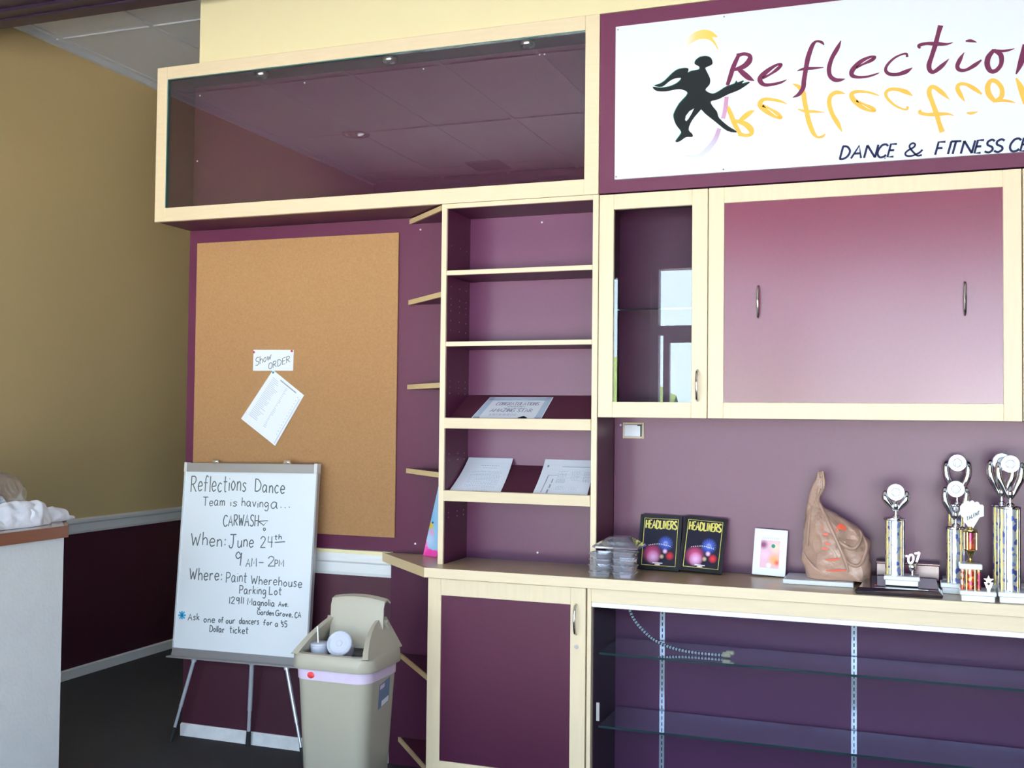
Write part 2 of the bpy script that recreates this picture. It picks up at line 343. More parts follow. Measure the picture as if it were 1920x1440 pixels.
# ------------------------------------------------------------------ single-stroke alphabet (unit cap height, baseline at 0)
FONT = {
'A': '0,0 .32,1 .64,0|.12,.38 .52,.38', 'C': '.6,.85 .45,1 .2,.95 .03,.6 .05,.25 .25,0 .5,.03 .62,.18', 'D': '.05,0 .05,1|.02,1 .35,.95 .62,.6 .55,.2 .3,0 .02,0',
'E': '.5,1 .05,1 .05,0 .5,0|.05,.52 .42,.52', 'F': '.5,1 .05,1 .05,0|.05,.52 .42,.52', 'G': '.6,.85 .42,1 .15,.9 .02,.5 .12,.1 .38,0 .6,.15 .6,.45|.38,.45 .62,.45', 'H': '.05,0 .05,1|.55,0 .55,1|.05,.5 .55,.5',
'I': '.08,0 .08,1', 'J': '.1,1 .7,1|.42,1 .42,.3 .32,.02 .12,.02 .02,.2', 'K': '.05,0 .05,1|.55,1 .05,.4|.2,.55 .58,0', 'L': '.05,1 .05,0|.05,0 .5,.03', 'M': '.02,0 .08,1 .38,.3 .7,1 .76,0', 'N': '.05,0 .05,1|.05,1 .55,0|.55,0 .55,1',
'O': '.3,1 .05,.75 .05,.25 .3,0 .55,.25 .55,.75 .3,1', 'P': '.05,0 .05,1|.02,.98 .4,.95 .5,.7 .35,.48 .05,.45', 'R': '.05,0 .05,1|.02,.98 .4,.97 .52,.75 .36,.52 .05,.48|.2,.48 .58,0', 'S': '.5,.88 .3,1 .08,.85 .12,.6 .42,.42 .5,.18 .3,0 .03,.1',
'T': '0,1 .62,1|.3,1 .3,0', 'U': '.05,1 .05,.25 .25,0 .5,.2 .55,1', 'W': '.0,1 .18,0|.18,0 .36,.7|.36,.7 .54,0|.54,0 .74,1', 'Z': '.02,1 .55,1|.55,1 .02,0|.02,0 .58,0', 'V': '0,1 .3,0|.3,0 .6,1',
'a': '.42,.5 .2,.6 .02,.3 .15,0 .35,.15 .43,.5|.43,.55 .43,.1 .52,0', 'b': '.05,1 .05,0|.05,.4 .28,.58 .45,.3 .28,0 .05,.08', 'c': '.4,.5 .22,.58 .03,.3 .18,0 .42,.1', 'd': '.42,.45 .2,.58 .02,.3 .15,0 .36,.1 .43,.4|.45,1 .43,0', 'e': '.03,.3 .42,.34 .36,.55 .18,.58 .03,.3 .18,.0 .44,.1',
'f': '.42,.9 .28,1 .18,.8 .16,0|.0,.55 .38,.55', 'g': '.42,.5 .2,.6 .03,.35 .18,.05 .4,.3|.43,.55 .43,-.2 .25,-.4 .05,-.28', 'h': '.05,1 .05,0|.05,.38 .25,.58 .4,.42 .42,0', 'i': '.06,.55 .06,0|.06,.78 .07,.82', 'j': '.2,.55 .2,-.2 .02,-.3', 'k': '.05,1 .05,0|.36,.58 .05,.25|.15,.32 .4,0', 'l': '.06,1 .06,0',
'm': '.04,.58 .04,0|.04,.4 .2,.58 .3,.42 .3,0|.3,.4 .46,.58 .56,.42 .57,0', 'n': '.04,.58 .04,0|.04,.38 .22,.58 .37,.42 .39,0', 'o': '.22,.58 .03,.32 .2,0 .42,.3 .22,.58', 'r': '.05,.58 .05,0|.05,.35 .2,.57 .36,.52', 's': '.36,.5 .2,.58 .06,.45 .32,.2 .2,0 .02,.08', 't': '.16,.95 .16,.1 .3,.02|.0,.62 .36,.62', 'u': '.04,.58 .06,.1 .22,.02 .38,.2 .4,.58|.4,.58 .42,0', 'v': '.0,.55 .2,0|.2,0 .4,.58', 'w': '0,.58 .14,0|.14,0 .28,.45|.28,.45 .42,0|.42,0 .58,.58',
'0': '.28,1 .05,.7 .06,.2 .28,0 .5,.25 .5,.75 .28,1', '1': '.1,1 .1,0', '2': '.04,.78 .2,1 .42,.9 .42,.62 .05,.02|.05,.02 .5,.03', '4': '.08,1 .05,.5 .5,.48|.4,1 .4,0', '5': '.45,1 .1,1 .07,.58 .32,.6 .45,.3 .28,.02 .04,.06', '6': '.4,1 .1,.55 .06,.2 .25,0 .45,.2 .3,.45 .08,.3', '7': '.02,1 .5,1|.5,1 .2,0', '9': '.44,.72 .22,1 .04,.75 .2,.52 .42,.68|.45,.95 .40,.0',
':': '.08,.45 .12,.5 .08,.53|.08,.08 .12,.12 .08,.15', '.': '.05,0 .09,.03 .05,.05', ',': '.1,.1 .02,-.15', '-': '.03,.45 .42,.45', '$': '.08,1.05 .04,.5|.44,.75 .2,.7 .2,.42 .42,.35 .36,.05 .14,.05', "'": '.05,1 .05,.8', '!': '.06,1 .06,.3|.06,.05 .08,.1', '*': '0,.5 .4,.5|.1,.2 .3,.8|.3,.2 .1,.8',
'&': '.95,.45 .8,.2 .45,0 .15,.02 .03,.22 .15,.45 .42,.68 .45,.9 .3,1 .17,.88 .2,.65 .5,.25 .75,0 1.0,.03',
}
CORNERED = set('AEFHIKLMNTVWZ147')
def glyph(ch):
    g = FONT.get(ch)
    if g is None: return [], 0.3
    st = [[tuple(float(a) for a in p.split(',')) for p in s_.split()] for s_ in g.split('|')]
    w = max(p[0] for s_ in st for p in s_)
    return [s_ if ch in CORNERED else smooth_pts(s_, 4) for s_ in st], w
def text_strokes(t, x0, y0, x1, y1, h, gap=0.16, jit=0.0, slant=0.0):
    """Lay the text on the line (x0,y0)-(x1,y1) at cap height h; returns polylines."""
    gl = [glyph(c) if c != ' ' else ([], 0.32) for c in t]
    tot = sum(g[1] for g in gl)+gap*(len(gl)-1); out = []; cur = 0
    L_ = math.hypot(x1-x0, y1-y0); sx = L_/tot; ux, uy = (x1-x0)/L_, (y1-y0)/L_
    for st, w in gl:
        jy = random.uniform(-jit, jit)*h; js = 1+random.uniform(-jit, jit)
        for s_ in st:
            out.append([(x0+ux*((cur+a)*sx+slant*b*h)-uy*0, y0+uy*(cur+a)*sx+b*h*js+jy) for a, b in s_])
        cur += w+gap
    return out
def ink(mb, strokes, w, f0, f1):
    for s_ in strokes:
        if len(s_) >= 2: mb.ribbon([(a, b, w) for a, b in s_], f0, f1)

# ------------------------------------------------------------------ brush and pen strokes: sign plane (x, z, width), board plane (u, v)
SIGN_LETTERS = [[(1.2068, 2.8758, 0.0115), (1.186, 2.8312, 0.0153), (1.1727, 2.7896, 0.0146), (1.1632, 2.7624, 0.0115)], [(1.1973, 2.869, 0.0134), (1.224, 2.8732, 0.0107), (1.245, 2.8639, 0.0129), (1.2431, 2.8447, 0.019), (1.2242, 2.8272, 0.0171), (1.1975, 2.8191, 0.0115), (1.1841, 2.8177, 0.0077)], [(1.2013, 2.8218, 0.0115), (1.2243, 2.7981, 0.0171), (1.2434, 2.7806, 0.0152), (1.2616, 2.7691, 0.0019)], [(1.2925, 2.7757, 0.0094), (1.3188, 2.7866, 0.0067), (1.3449, 2.8032, 0.0112), (1.3597, 2.819, 0.0089), (1.3411, 2.819, 0.0082), (1.3075, 2.7993, 0.015), (1.285, 2.7784, 0.017), (1.285, 2.7629, 0.0151), (1.3001, 2.7499, 0.0113), (1.3301, 2.7489, 0.0093), (1.3599, 2.7537, 0.0074), (1.3792, 2.7614, 0.0015)], [(1.5109, 2.8755, 0.0029), (1.5029, 2.8859, 0.008), (1.4847, 2.8917, 0.0066), (1.4701, 2.8781, 0.0128), (1.4556, 2.8377, 0.0154), (1.4483, 2.8003, 0.0146), (1.4411, 2.7553, 0.0147), (1.4375, 2.7251, 0.0147), (1.4229, 2.7036, 0.0125), (1.4008, 2.6934, 0.0015)], [(1.4171, 2.7901, 0.0022), (1.441, 2.7953, 0.0088), (1.4739, 2.7939, 0.008), (1.5095, 2.7933, 0.0018)], [(1.5699, 2.8844, 0.0023), (1.5576, 2.8582, 0.0131), (1.5384, 2.8238, 0.0131), (1.5287, 2.7883, 0.0139), (1.5327, 2.7595, 0.0131), (1.55, 2.7436, 0.0131), (1.5693, 2.7417, 0.0092), (1.5838, 2.7443, 0.0015)], [(1.6227, 2.7806, 0.0076), (1.6455, 2.7904, 0.0061), (1.6757, 2.8032, 0.0113), (1.687, 2.8129, 0.0068), (1.6682, 2.8141, 0.0075), (1.6379, 2.8012, 0.0129), (1.6113, 2.7758, 0.0152), (1.6075, 2.756, 0.013), (1.6266, 2.7461, 0.0091), (1.6607, 2.7447, 0.0068), (1.6871, 2.75, 0.0053), (1.7013, 2.7546, 0.0011)], [(1.7943, 2.8015, 0.0074), (1.7921, 2.8128, 0.0066), (1.7766, 2.8125, 0.0052), (1.7506, 2.8013, 0.0067), (1.7283, 2.7798, 0.0082), (1.7227, 2.7604, 0.0097), (1.7357, 2.7463, 0.0104), (1.7618, 2.7425, 0.0104), (1.7914, 2.7495, 0.0133), (1.8116, 2.7613, 0.0015)], [(1.9048, 2.9009, 0.0159), (1.8957, 2.8685, 0.013), (1.8884, 2.8379, 0.0145), (1.8756, 2.796, 0.0131), (1.8665, 2.7655, 0.0146), (1.8701, 2.7454, 0.0131), (1.8828, 2.7394, 0.0116), (1.9082, 2.7572, 0.013), (1.9317, 2.7802, 0.0014)], [(1.8374, 2.8277, 0.0059), (1.8337, 2.838, 0.0103), (1.8575, 2.8421, 0.0095), (1.8902, 2.8377, 0.0123), (1.9228, 2.8329, 0.0072), (1.9444, 2.8364, 0.0014)], [(1.9808, 2.7973, 0.0014), (1.9675, 2.7745, 0.0121), (1.9586, 2.752, 0.0122), (1.9657, 2.7376, 0.0107), (1.9871, 2.7355, 0.0093), (2.0155, 2.75, 0.012), (2.0357, 2.7654, 0.0042)], [(1.9855, 2.8369, 0.0036), (2.0015, 2.8363, 0.0085), (2.021, 2.8287, 0.0011)], [(2.0756, 2.796, 0.0105), (2.0579, 2.7727, 0.0155), (2.0543, 2.746, 0.0155), (2.0648, 2.7237, 0.0126), (2.0824, 2.7238, 0.0126), (2.0981, 2.7453, 0.0126), (2.0965, 2.7764, 0.014), (2.0756, 2.7948, 0.0098)], [(2.072, 2.7952, 0.007), (2.1, 2.7895, 0.0077), (2.1209, 2.7899, 0.0063), (2.14, 2.7936, 0.001)], [(2.1711, 2.8048, 0.0103), (2.1606, 2.7465, 0.0172), (2.1449, 2.7052, 0.0041)], [(2.1588, 2.739, 0.0103), (2.1831, 2.7786, 0.0117), (2.2037, 2.7878, 0.0123), (2.207, 2.7531, 0.013), (2.2068, 2.7188, 0.0123), (2.2238, 2.7094, 0.0102), (2.2409, 2.7229, 0.0014)], [(2.3087, 2.782, 0.0054), (2.2885, 2.788, 0.0088), (2.275, 2.7725, 0.0115), (2.2917, 2.7479, 0.0121), (2.2983, 2.7245, 0.0121), (2.2814, 2.7074, 0.0101), (2.2578, 2.7155, 0.0014)]]
SIGN_MIRROR = [[(1.215, 2.5679, 0.0114), (1.1911, 2.6133, 0.0153), (1.1749, 2.6547, 0.0146), (1.1636, 2.6819, 0.0115)], [(1.205, 2.5759, 0.0133), (1.232, 2.5672, 0.0106), (1.2524, 2.572, 0.0129), (1.2493, 2.5903, 0.0189), (1.2292, 2.6101, 0.0171), (1.2018, 2.6226, 0.0115), (1.1883, 2.6263, 0.0077)], [(1.2058, 2.6193, 0.0114), (1.2274, 2.6374, 0.0171), (1.2454, 2.6503, 0.0152), (1.2629, 2.6578, 0.0019)], [(1.2929, 2.6741, 0.0094), (1.3192, 2.6594, 0.0067), (1.3454, 2.6397, 0.0112), (1.3603, 2.6227, 0.0089), (1.3417, 2.626, 0.0082), (1.308, 2.6499, 0.015), (1.2854, 2.673, 0.0169), (1.2853, 2.687, 0.0151), (1.3003, 2.6962, 0.0113), (1.3303, 2.6917, 0.0093), (1.3601, 2.6819, 0.0074), (1.3794, 2.6715, 0.0015)], [(1.5155, 2.5505, 0.0029), (1.5077, 2.5422, 0.008), (1.4897, 2.54, 0.0065), (1.4748, 2.5556, 0.0127), (1.4593, 2.5966, 0.0153), (1.4511, 2.6334, 0.0146), (1.4427, 2.6776, 0.0146), (1.4383, 2.7069, 0.0147), (1.4231, 2.7302, 0.0125), (1.4007, 2.7439, 0.0015)], [(1.4196, 2.6489, 0.0022), (1.4436, 2.6395, 0.0088), (1.4765, 2.6348, 0.008), (1.5122, 2.6288, 0.0018)], [(1.5733, 2.5537, 0.0023), (1.5604, 2.582, 0.0131), (1.5404, 2.6197, 0.0131), (1.5299, 2.6568, 0.0139), (1.5331, 2.6846, 0.0131), (1.5501, 2.697, 0.0131), (1.5693, 2.6952, 0.0092), (1.584, 2.6898, 0.0015)], [(1.6228, 2.6617, 0.0076), (1.6456, 2.6482, 0.0061), (1.6758, 2.6302, 0.0113), (1.6871, 2.619, 0.0068), (1.6683, 2.6214, 0.0075), (1.638, 2.6393, 0.0129), (1.6114, 2.6685, 0.0152), (1.6076, 2.688, 0.013), (1.6266, 2.6938, 0.0091), (1.6607, 2.6887, 0.0068), (1.6871, 2.6786, 0.0053), (1.7013, 2.6715, 0.0011)], [(1.7955, 2.6253, 0.0074), (1.7935, 2.6147, 0.0066), (1.778, 2.618, 0.0052), (1.7518, 2.6339, 0.0067), (1.729, 2.6592, 0.0082), (1.723, 2.6792, 0.0097), (1.7358, 2.6904, 0.0104), (1.7618, 2.689, 0.0104), (1.7916, 2.6765, 0.0133), (1.8121, 2.6611, 0.0015)], [(1.9093, 2.5243, 0.0159), (1.8993, 2.5575, 0.013), (1.8912, 2.5888, 0.0145), (1.8772, 2.6321, 0.0131), (1.8672, 2.6637, 0.0145), (1.8702, 2.6826, 0.0131), (1.8828, 2.686, 0.0116), (1.9087, 2.6636, 0.013), (1.9329, 2.6366, 0.0014)], [(1.8398, 2.6087, 0.0058), (1.8364, 2.5994, 0.0102), (1.8603, 2.5907, 0.0095), (1.893, 2.5886, 0.0123), (1.9254, 2.5869, 0.0072), (1.9471, 2.5793, 0.0014)], [(1.9826, 2.6251, 0.0014), (1.9686, 2.6502, 0.0121), (1.9589, 2.6742, 0.0122), (1.9656, 2.687, 0.0107), (1.987, 2.6849, 0.0093), (2.0159, 2.6649, 0.012), (2.0366, 2.6457, 0.0042)], [(1.9885, 2.585, 0.0036), (2.0045, 2.5825, 0.0085), (2.0238, 2.5861, 0.0011)], [(2.0785, 2.6162, 0.0105), (2.0599, 2.6424, 0.0154), (2.0552, 2.6692, 0.0155), (2.0648, 2.689, 0.0126), (2.0824, 2.6854, 0.0126), (2.0991, 2.6612, 0.0125), (2.0987, 2.6312, 0.0139), (2.0784, 2.6174, 0.0098)], [(2.0749, 2.6177, 0.007), (2.1027, 2.6177, 0.0077), (2.1237, 2.6132, 0.0062), (2.1429, 2.6058, 0.001)], [(2.1718, 2.6001, 0.0103), (2.1608, 2.6521, 0.0172), (2.1448, 2.6906, 0.0041)], [(2.159, 2.6589, 0.0103), (2.1835, 2.6204, 0.0117), (2.2042, 2.6086, 0.0123), (2.2072, 2.6379, 0.013), (2.2069, 2.6674, 0.0123), (2.2239, 2.6723, 0.0102), (2.241, 2.6575, 0.0014)], [(2.3091, 2.6007, 0.0054), (2.289, 2.5989, 0.0087), (2.2754, 2.6167, 0.0115), (2.2919, 2.6373, 0.0121), (2.2983, 2.6589, 0.0121), (2.2813, 2.679, 0.0101), (2.2578, 2.6758, 0.0014)]]
SIGN_ARC = [[(1.1652, 2.763, 0.01), (1.1615, 2.7282, 0.0131)], [(1.1607, 2.7185, 0.0146), (1.1552, 2.6702, 0.0162), (1.1476, 2.6377, 0.0154)], [(1.1339, 2.6017, 0.0154), (1.1179, 2.56, 0.0174), (1.0909, 2.5269, 0.0194), (1.0599, 2.5038, 0.0176), (1.0285, 2.5041, 0.0079), (1.0049, 2.5098, 0.002)]]
SIGN_CRESCENT = [(1.0005, 2.9297), (1.0102, 2.9564), (1.0377, 2.9751), (1.073, 2.9817), (1.1042, 2.9714), (1.1257, 2.9473), (1.1063, 2.9495), (1.12, 2.9244), (1.1279, 2.8992), (1.1083, 2.9296), (1.0849, 2.9448), (1.0536, 2.9468), (1.0261, 2.9348), (1.0045, 2.9213)]
SIGN_DANCER = [(1.0618, 2.8787), (1.0461, 2.8685), (1.0415, 2.854), (1.058, 2.8424), (1.0589, 2.8324), (1.0463, 2.8298), (1.0267, 2.8278), (1.0141, 2.8232), (1.0156, 2.84), (0.9831, 2.841), (0.9594, 2.8299), (0.9276, 2.802), (0.9076, 2.7912), (0.8867, 2.786), (0.9157, 2.78), (0.9436, 2.7984), (0.9635, 2.8064), (0.9853, 2.8074), (0.9893, 2.8015), (0.9755, 2.7885), (0.9477, 2.7781), (0.9117, 2.7756), (0.8815, 2.7817), (0.8937, 2.7661), (0.9319, 2.7609), (0.9677, 2.7643), (0.9915, 2.762), (1.0154, 2.7439), (0.9839, 2.7092), (0.9643, 2.6753), (0.9624, 2.6556), (0.9725, 2.627), (0.9905, 2.6018), (0.9886, 2.5901), (0.9697, 2.5647), (0.9848, 2.5647), (1.0084, 2.5786), (1.032, 2.5779), (1.0328, 2.5884), (1.0181, 2.6074), (1.0317, 2.6417), (1.0609, 2.6746), (1.0667, 2.6781), (1.0864, 2.6567), (1.1214, 2.6262), (1.164, 2.5895), (1.2004, 2.5826), (1.1678, 2.6067), (1.133, 2.6409), (1.1251, 2.665), (1.1095, 2.686), (1.1017, 2.7063), (1.1288, 2.7117), (1.1672, 2.7276), (1.2055, 2.7396), (1.2378, 2.7579), (1.2446, 2.7657), (1.2168, 2.7618), (1.2244, 2.7728), (1.2016, 2.7672), (1.1977, 2.7754), (1.1901, 2.7645), (1.1594, 2.7557), (1.1286, 2.7391), (1.1073, 2.7341), (1.0812, 2.7515), (1.0955, 2.7697), (1.0989, 2.789), (1.0914, 2.8095), (1.0816, 2.8301), (1.0835, 2.8378), (1.1049, 2.8454), (1.1067, 2.859), (1.0989, 2.8736), (1.0813, 2.8794)]
SIGN_GAP = [(1.0393, 2.6852), (1.0217, 2.6761), (1.008, 2.6596), (1.0049, 2.644), (1.01, 2.6389), (1.0179, 2.6469), (1.0296, 2.6656)]
SIGN_CAPTION = [('D', 1.5639, 2.4549, 1.5945, 2.4541, 0.0451), ('A', 1.6048, 2.4538, 1.6389, 2.4529, 0.0449), ('N', 1.6457, 2.4527, 1.6864, 2.4516, 0.0448), ('C', 1.6901, 2.4515, 1.7216, 2.4507, 0.0446), ('E', 1.7264, 2.4506, 1.7487, 2.45, 0.0444), ('&', 1.7838, 2.4491, 1.8425, 2.4475, 0.0442), ('F', 1.8839, 2.4464, 1.9085, 2.4457, 0.0438), ('I', 1.9117, 2.4457, 1.9164, 2.4455, 0.0437), ('T', 1.9268, 2.4452, 1.9598, 2.4444, 0.0436), ('N', 1.9658, 2.4442, 2.0042, 2.4432, 0.0435), ('E', 2.0106, 2.443, 2.0324, 2.4424, 0.0433), ('S', 2.0423, 2.4422, 2.0676, 2.4415, 0.0432), ('S', 2.0718, 2.4414, 2.0983, 2.4407, 0.043), ('C', 2.1198, 2.4401, 2.1509, 2.4393, 0.0429), ('E', 2.1543, 2.4392, 2.1784, 2.4386, 0.0427), ('N', 2.1852, 2.4384, 2.2193, 2.4375, 0.0426), ('T', 2.2261, 2.4373, 2.2566, 2.4365, 0.0424), ('E', 2.2634, 2.4363, 2.2903, 2.4356, 0.0423), ('R', 2.297, 2.4354, 2.3237, 2.4347, 0.0421)]
BOARD_RUNS = [('Reflections', 0.0316, 1.1504, 0.3526, 1.1659, 0.0728), ('Dance', 0.4027, 1.1678, 0.5676, 1.1621, 0.0571), ('Team', 0.1096, 1.0879, 0.2348, 1.092, 0.0398), ('is', 0.2672, 1.0934, 0.307, 1.0951, 0.0372), ('having', 0.3323, 1.0962, 0.4823, 1.094, 0.0391), ('a', 0.4963, 1.0946, 0.5354, 1.0964, 0.0479), ('...', 0.5474, 1.0989, 0.5999, 1.1012, 0.0264), ('CARWASH', 0.2347, 1.0016, 0.4327, 1.0116, 0.0507), ('When:', 0.0537, 0.903, 0.2527, 0.9078, 0.0582), ('June', 0.2742, 0.9057, 0.4121, 0.9151, 0.0571), ('24', 0.4493, 0.916, 0.5187, 0.92, 0.0496), ('th', 0.5286, 0.955, 0.565, 0.957, 0.023), ('9', 0.314, 0.8241, 0.3491, 0.8264, 0.0601), ('AM', 0.3768, 0.8249, 0.4348, 0.8274, 0.0365), ('-', 0.4468, 0.8329, 0.4738, 0.8346, 0.0363), ('2', 0.4961, 0.8328, 0.5326, 0.8352, 0.0427), ('PM', 0.535, 0.8354, 0.585, 0.8374, 0.0295), ('Where:', 0.0573, 0.7457, 0.2429, 0.7535, 0.0531), ('Paint', 0.2688, 0.7473, 0.3859, 0.7557, 0.0481), ('Wherehouse', 0.4112, 0.7509, 0.6877, 0.7547, 0.0383), ('Parking', 0.348, 0.7017, 0.4948, 0.7076, 0.0364), ('Lot', 0.5127, 0.709, 0.5812, 0.7129, 0.0339), ('12911', 0.2928, 0.6521, 0.3746, 0.6573, 0.0299), ('Magnolia', 0.3972, 0.6551, 0.5468, 0.6606, 0.0296), ('Ave.', 0.5685, 0.6624, 0.6204, 0.6653, 0.0207), ('Garden', 0.4551, 0.6177, 0.5447, 0.62, 0.0222), ('Grove,', 0.5552, 0.6196, 0.6471, 0.6222, 0.0233), ('CA', 0.6592, 0.62, 0.6907, 0.6226, 0.0231), ('Ask', 0.0632, 0.5591, 0.1283, 0.5633, 0.0303), ('one', 0.1547, 0.5568, 0.2189, 0.5604, 0.0301), ('of', 0.2401, 0.5622, 0.2671, 0.5646, 0.0266), ('our', 0.2826, 0.5613, 0.3327, 0.5656, 0.0278), ('dancers', 0.3577, 0.5678, 0.4664, 0.574, 0.0277), ('for', 0.491, 0.5729, 0.5396, 0.5752, 0.0234), ('a', 0.5559, 0.5734, 0.5719, 0.5748, 0.0246), ('$5', 0.588, 0.575, 0.6199, 0.5758, 0.0258), ('Dollar', 0.1922, 0.5165, 0.2754, 0.5207, 0.028), ('ticket', 0.3066, 0.5215, 0.4103, 0.5283, 0.0297)]
BOARD_MARKS = [[(0.4346, 1.0317), (0.4862, 1.0376), (0.463, 1.0152), (0.4346, 1.0317)], [(0.4633, 0.9999), (0.4688, 1.0035), (0.4749, 0.9985), (0.4704, 0.9916), (0.4636, 0.9952), (0.4633, 0.9999)], [(0.5294, 0.9425), (0.5857, 0.9489)]]
BOARD_STAR = [[(0.0046, 0.5758), (0.0484, 0.5795)], [(0.0104, 0.592), (0.0426, 0.5641)], [(0.0402, 0.5945), (0.013, 0.5602)], [(0.0251, 0.5966), (0.028, 0.5594)]]

# ================================================================== the room
XL, YB, CEIL = -2.696, 0.263, 3.596
struct('floor', MB().box(-2.85, 7.3, -4.7, 3.3, -0.10, 0.0), 'carpet', 'dark charcoal carpet floor')
struct('ceiling', MB().box(-2.85, 7.3, -4.7, 3.3, CEIL, CEIL+0.12), 'ceiling_tile', 'suspended ceiling of grey white acoustic tiles')
g = MB()
for k in range(0, 17): g.box(-2.63+0.61*k-0.012, -2.63+0.61*k+0.012, -4.5, 3.2, CEIL-0.008, CEIL+0.004)
for k in range(-4, 3): g.box(XL, 7.1, 0.69+1.22*k-0.012, 0.69+1.22*k+0.012, CEIL-0.0075, CEIL+0.004)
g.box(XL, XL+0.03, -4.5, 3.2, CEIL-0.030, CEIL+0.004)
struct('ceiling_grid', g, 'grid_metal', parent=bpy.data.objects['ceiling'])
struct('wall_left', MB().box(XL-0.12, XL, -4.5, 3.2, 0.0, CEIL), 'wall_left_paint', 'mustard wall with dark burgundy paint below a white rail')
def rail(mb, axis, a, b, at, sgn, prof):                           # moulding: prof = (out, z) outline swept along x or y
    f = (lambda t: (lambda o, z: (t, at+sgn*o, z))) if axis == 'x' else (lambda t: (lambda o, z: (at+sgn*o, t, z)))
    mb.prism(prof, f(a), f(b))
RAIL = [(0, .820), (.012, .822), (.016, .835), (.016, .875), (.024, .884), (.024, .897), (.010, .906), (0, .908)]
m = MB(); rail(m, 'y', -4.5, 3.2, XL, 1, RAIL); struct('trim_1', m, 'trim_white', 'white chair rail along the mustard left wall')
m = MB(); rail(m, 'y', -4.5, 3.2, XL, 1, [(0, 0), (.013, 0), (.013, .050), (.006, .058), (0, .058)]); struct('baseboard_left', m, 'trim_white', 'white baseboard along the burgundy left wall')
struct('wall_back', MB().box(-1.428, 7.1, YB+0.0045, YB+0.11, 0, 2.40), 'purple_paint', 'dark burgundy painted back wall under the chair rail')
m = MB(); rail(m, 'x', -1.428, -0.335, YB+0.004, -1, [(o, z-.018) for o, z in RAIL[:-2]]+[(.020, .885), (.020, .900), (0, .918)]); struct('trim_2', m, 'trim_white', 'white chair rail under the cork board')
MB().box(-1.428, -.337, YB-.017, YB+.003, .9005, .9165, .001).build('cap_strip', 'yellow_paint', bpy.data.objects['trim_2'])
m = MB(); rail(m, 'x', -1.428, -0.279, YB+0.004, -1, [(0, 0), (.013, 0), (.013, .050), (.006, .058), (0, .058)]); struct('baseboard_back', m, 'scuffed_white', 'scuffed white baseboard behind the easel')
struct('wall_soffit', MB().box(-1.205, 7.1, 0.0, YB+0.11, 3.0955, CEIL), 'yellow_paint', 'pale yellow wall above the cabinets')
struct('wall_corridor', MB().box(XL, 7.1, 3.2, 3.3, 0, CEIL), 'yellow_paint', 'far wall of the passage behind the cabinets')
struct('wall_right', MB().box(7.1, 7.3, -4.5, 3.2, 0, CEIL), 'yellow_paint', 'yellow right wall out of the picture')
# bulkhead across the shop in front of the cabinets, dark purple underside
struct('trim_3', MB().box(XL, 7.1, -0.42, -0.10, 3.338, CEIL).box(XL, 7.1, -0.30, -0.27, 3.324, 3.338).box(XL, 7.1, -0.20, -0.18, 3.330, 3.338), 'beam_paint', 'dark purple bulkhead beam hanging from the ceiling')
# shop front behind the camera
w = MB().box(-2.85, 7.3, -4.62, -4.5, 2.72, CEIL).box(-2.85, 7.3, -4.62, -4.5, 0, 0.10)
w.box(-2.85, -2.6, -4.62, -4.5, 0.1, 2.72).box(-0.44, -0.17, -4.66, -4.46, 0.1, 2.72).box(3.75, 7.3, -4.62, -4.5, 0.1, 2.72)
struct('wall_front', w, 'purple_paint', 'dark burgundy shop front wall around the windows')
w = MB()
for x in (-2.57, -2.3, -1.25): w.box(x-(.03 if x == -2.57 else .06), x+(.03 if x == -2.57 else .06), -4.60, -4.52, 0.1, 2.72)
w.box(-2.6, -0.44, -4.60, -4.52, 0.1, 0.16).box(-2.6, -0.44, -4.60, -4.52, 2.66, 2.72)
struct('window_1', w, 'beam_paint', 'shop window left of the entrance')
w = MB()
for x in (1.02, 1.93, 2.84, 3.72): w.box(x-0.03, x+0.03, -4.60, -4.52, 0.1, 2.72)
w.box(0.98, 3.75, -4.60, -4.52, 0.1, 0.16).box(0.98, 3.75, -4.60, -4.52, 2.66, 2.72)
struct('window_2', w, 'beam_paint', 'wide shop window right of the entrance')
w = MB().box(-0.175, -0.115, -4.60, -4.52, 0, 2.72).box(0.92, 0.99, -4.60, -4.52, 0, 2.72).box(-0.115, 0.92, -4.60, -4.52, 2.19, 2.265).box(-0.08, -0.03, -4.59, -4.54, 0.02, 2.19).box(0.86, 0.91, -4.59, -4.54, 0.02, 2.19).box(-0.08, 0.91, -4.59, -4.54, 0.02, 0.16).box(-0.08, 0.91, -4.59, -4.54, 2.13, 2.19)
d = struct('door_1', w, 'beam_paint', 'glazed entrance door with transom, dark frame')
# outside
struct('ground', MB().box(-60, 60, -90, -4.7, -0.16, -0.06), 'asphalt', 'sunlit pavement outside the shop')
for i, (x, y, r) in enumerate(((-1.6, -19, 1.15), (-5.0, -21, 1.5), (1.3, -20, 1.0))):
    sh = MB().ball((x, y, r*0.9), r, (1.1, 0.9, 1.0), 4)
    for v in sh.bm.verts:
        v.co += (v.co-Vector((x, y, r*0.9))).normalized()*(0.35*noise.noise(v.co*1.7)+0.18*noise.noise(v.co*5.0))
        if v.co.z < -0.06: v.co.z = -0.06
    tag(sh.build('shrub', 'foliage', None, True, (x, y, -0.06)), ('green shrub across the street, middle of three', 'largest green shrub across the street', 'smallest green shrub across the street')[i], 'shrub', 'shrubs across the street')
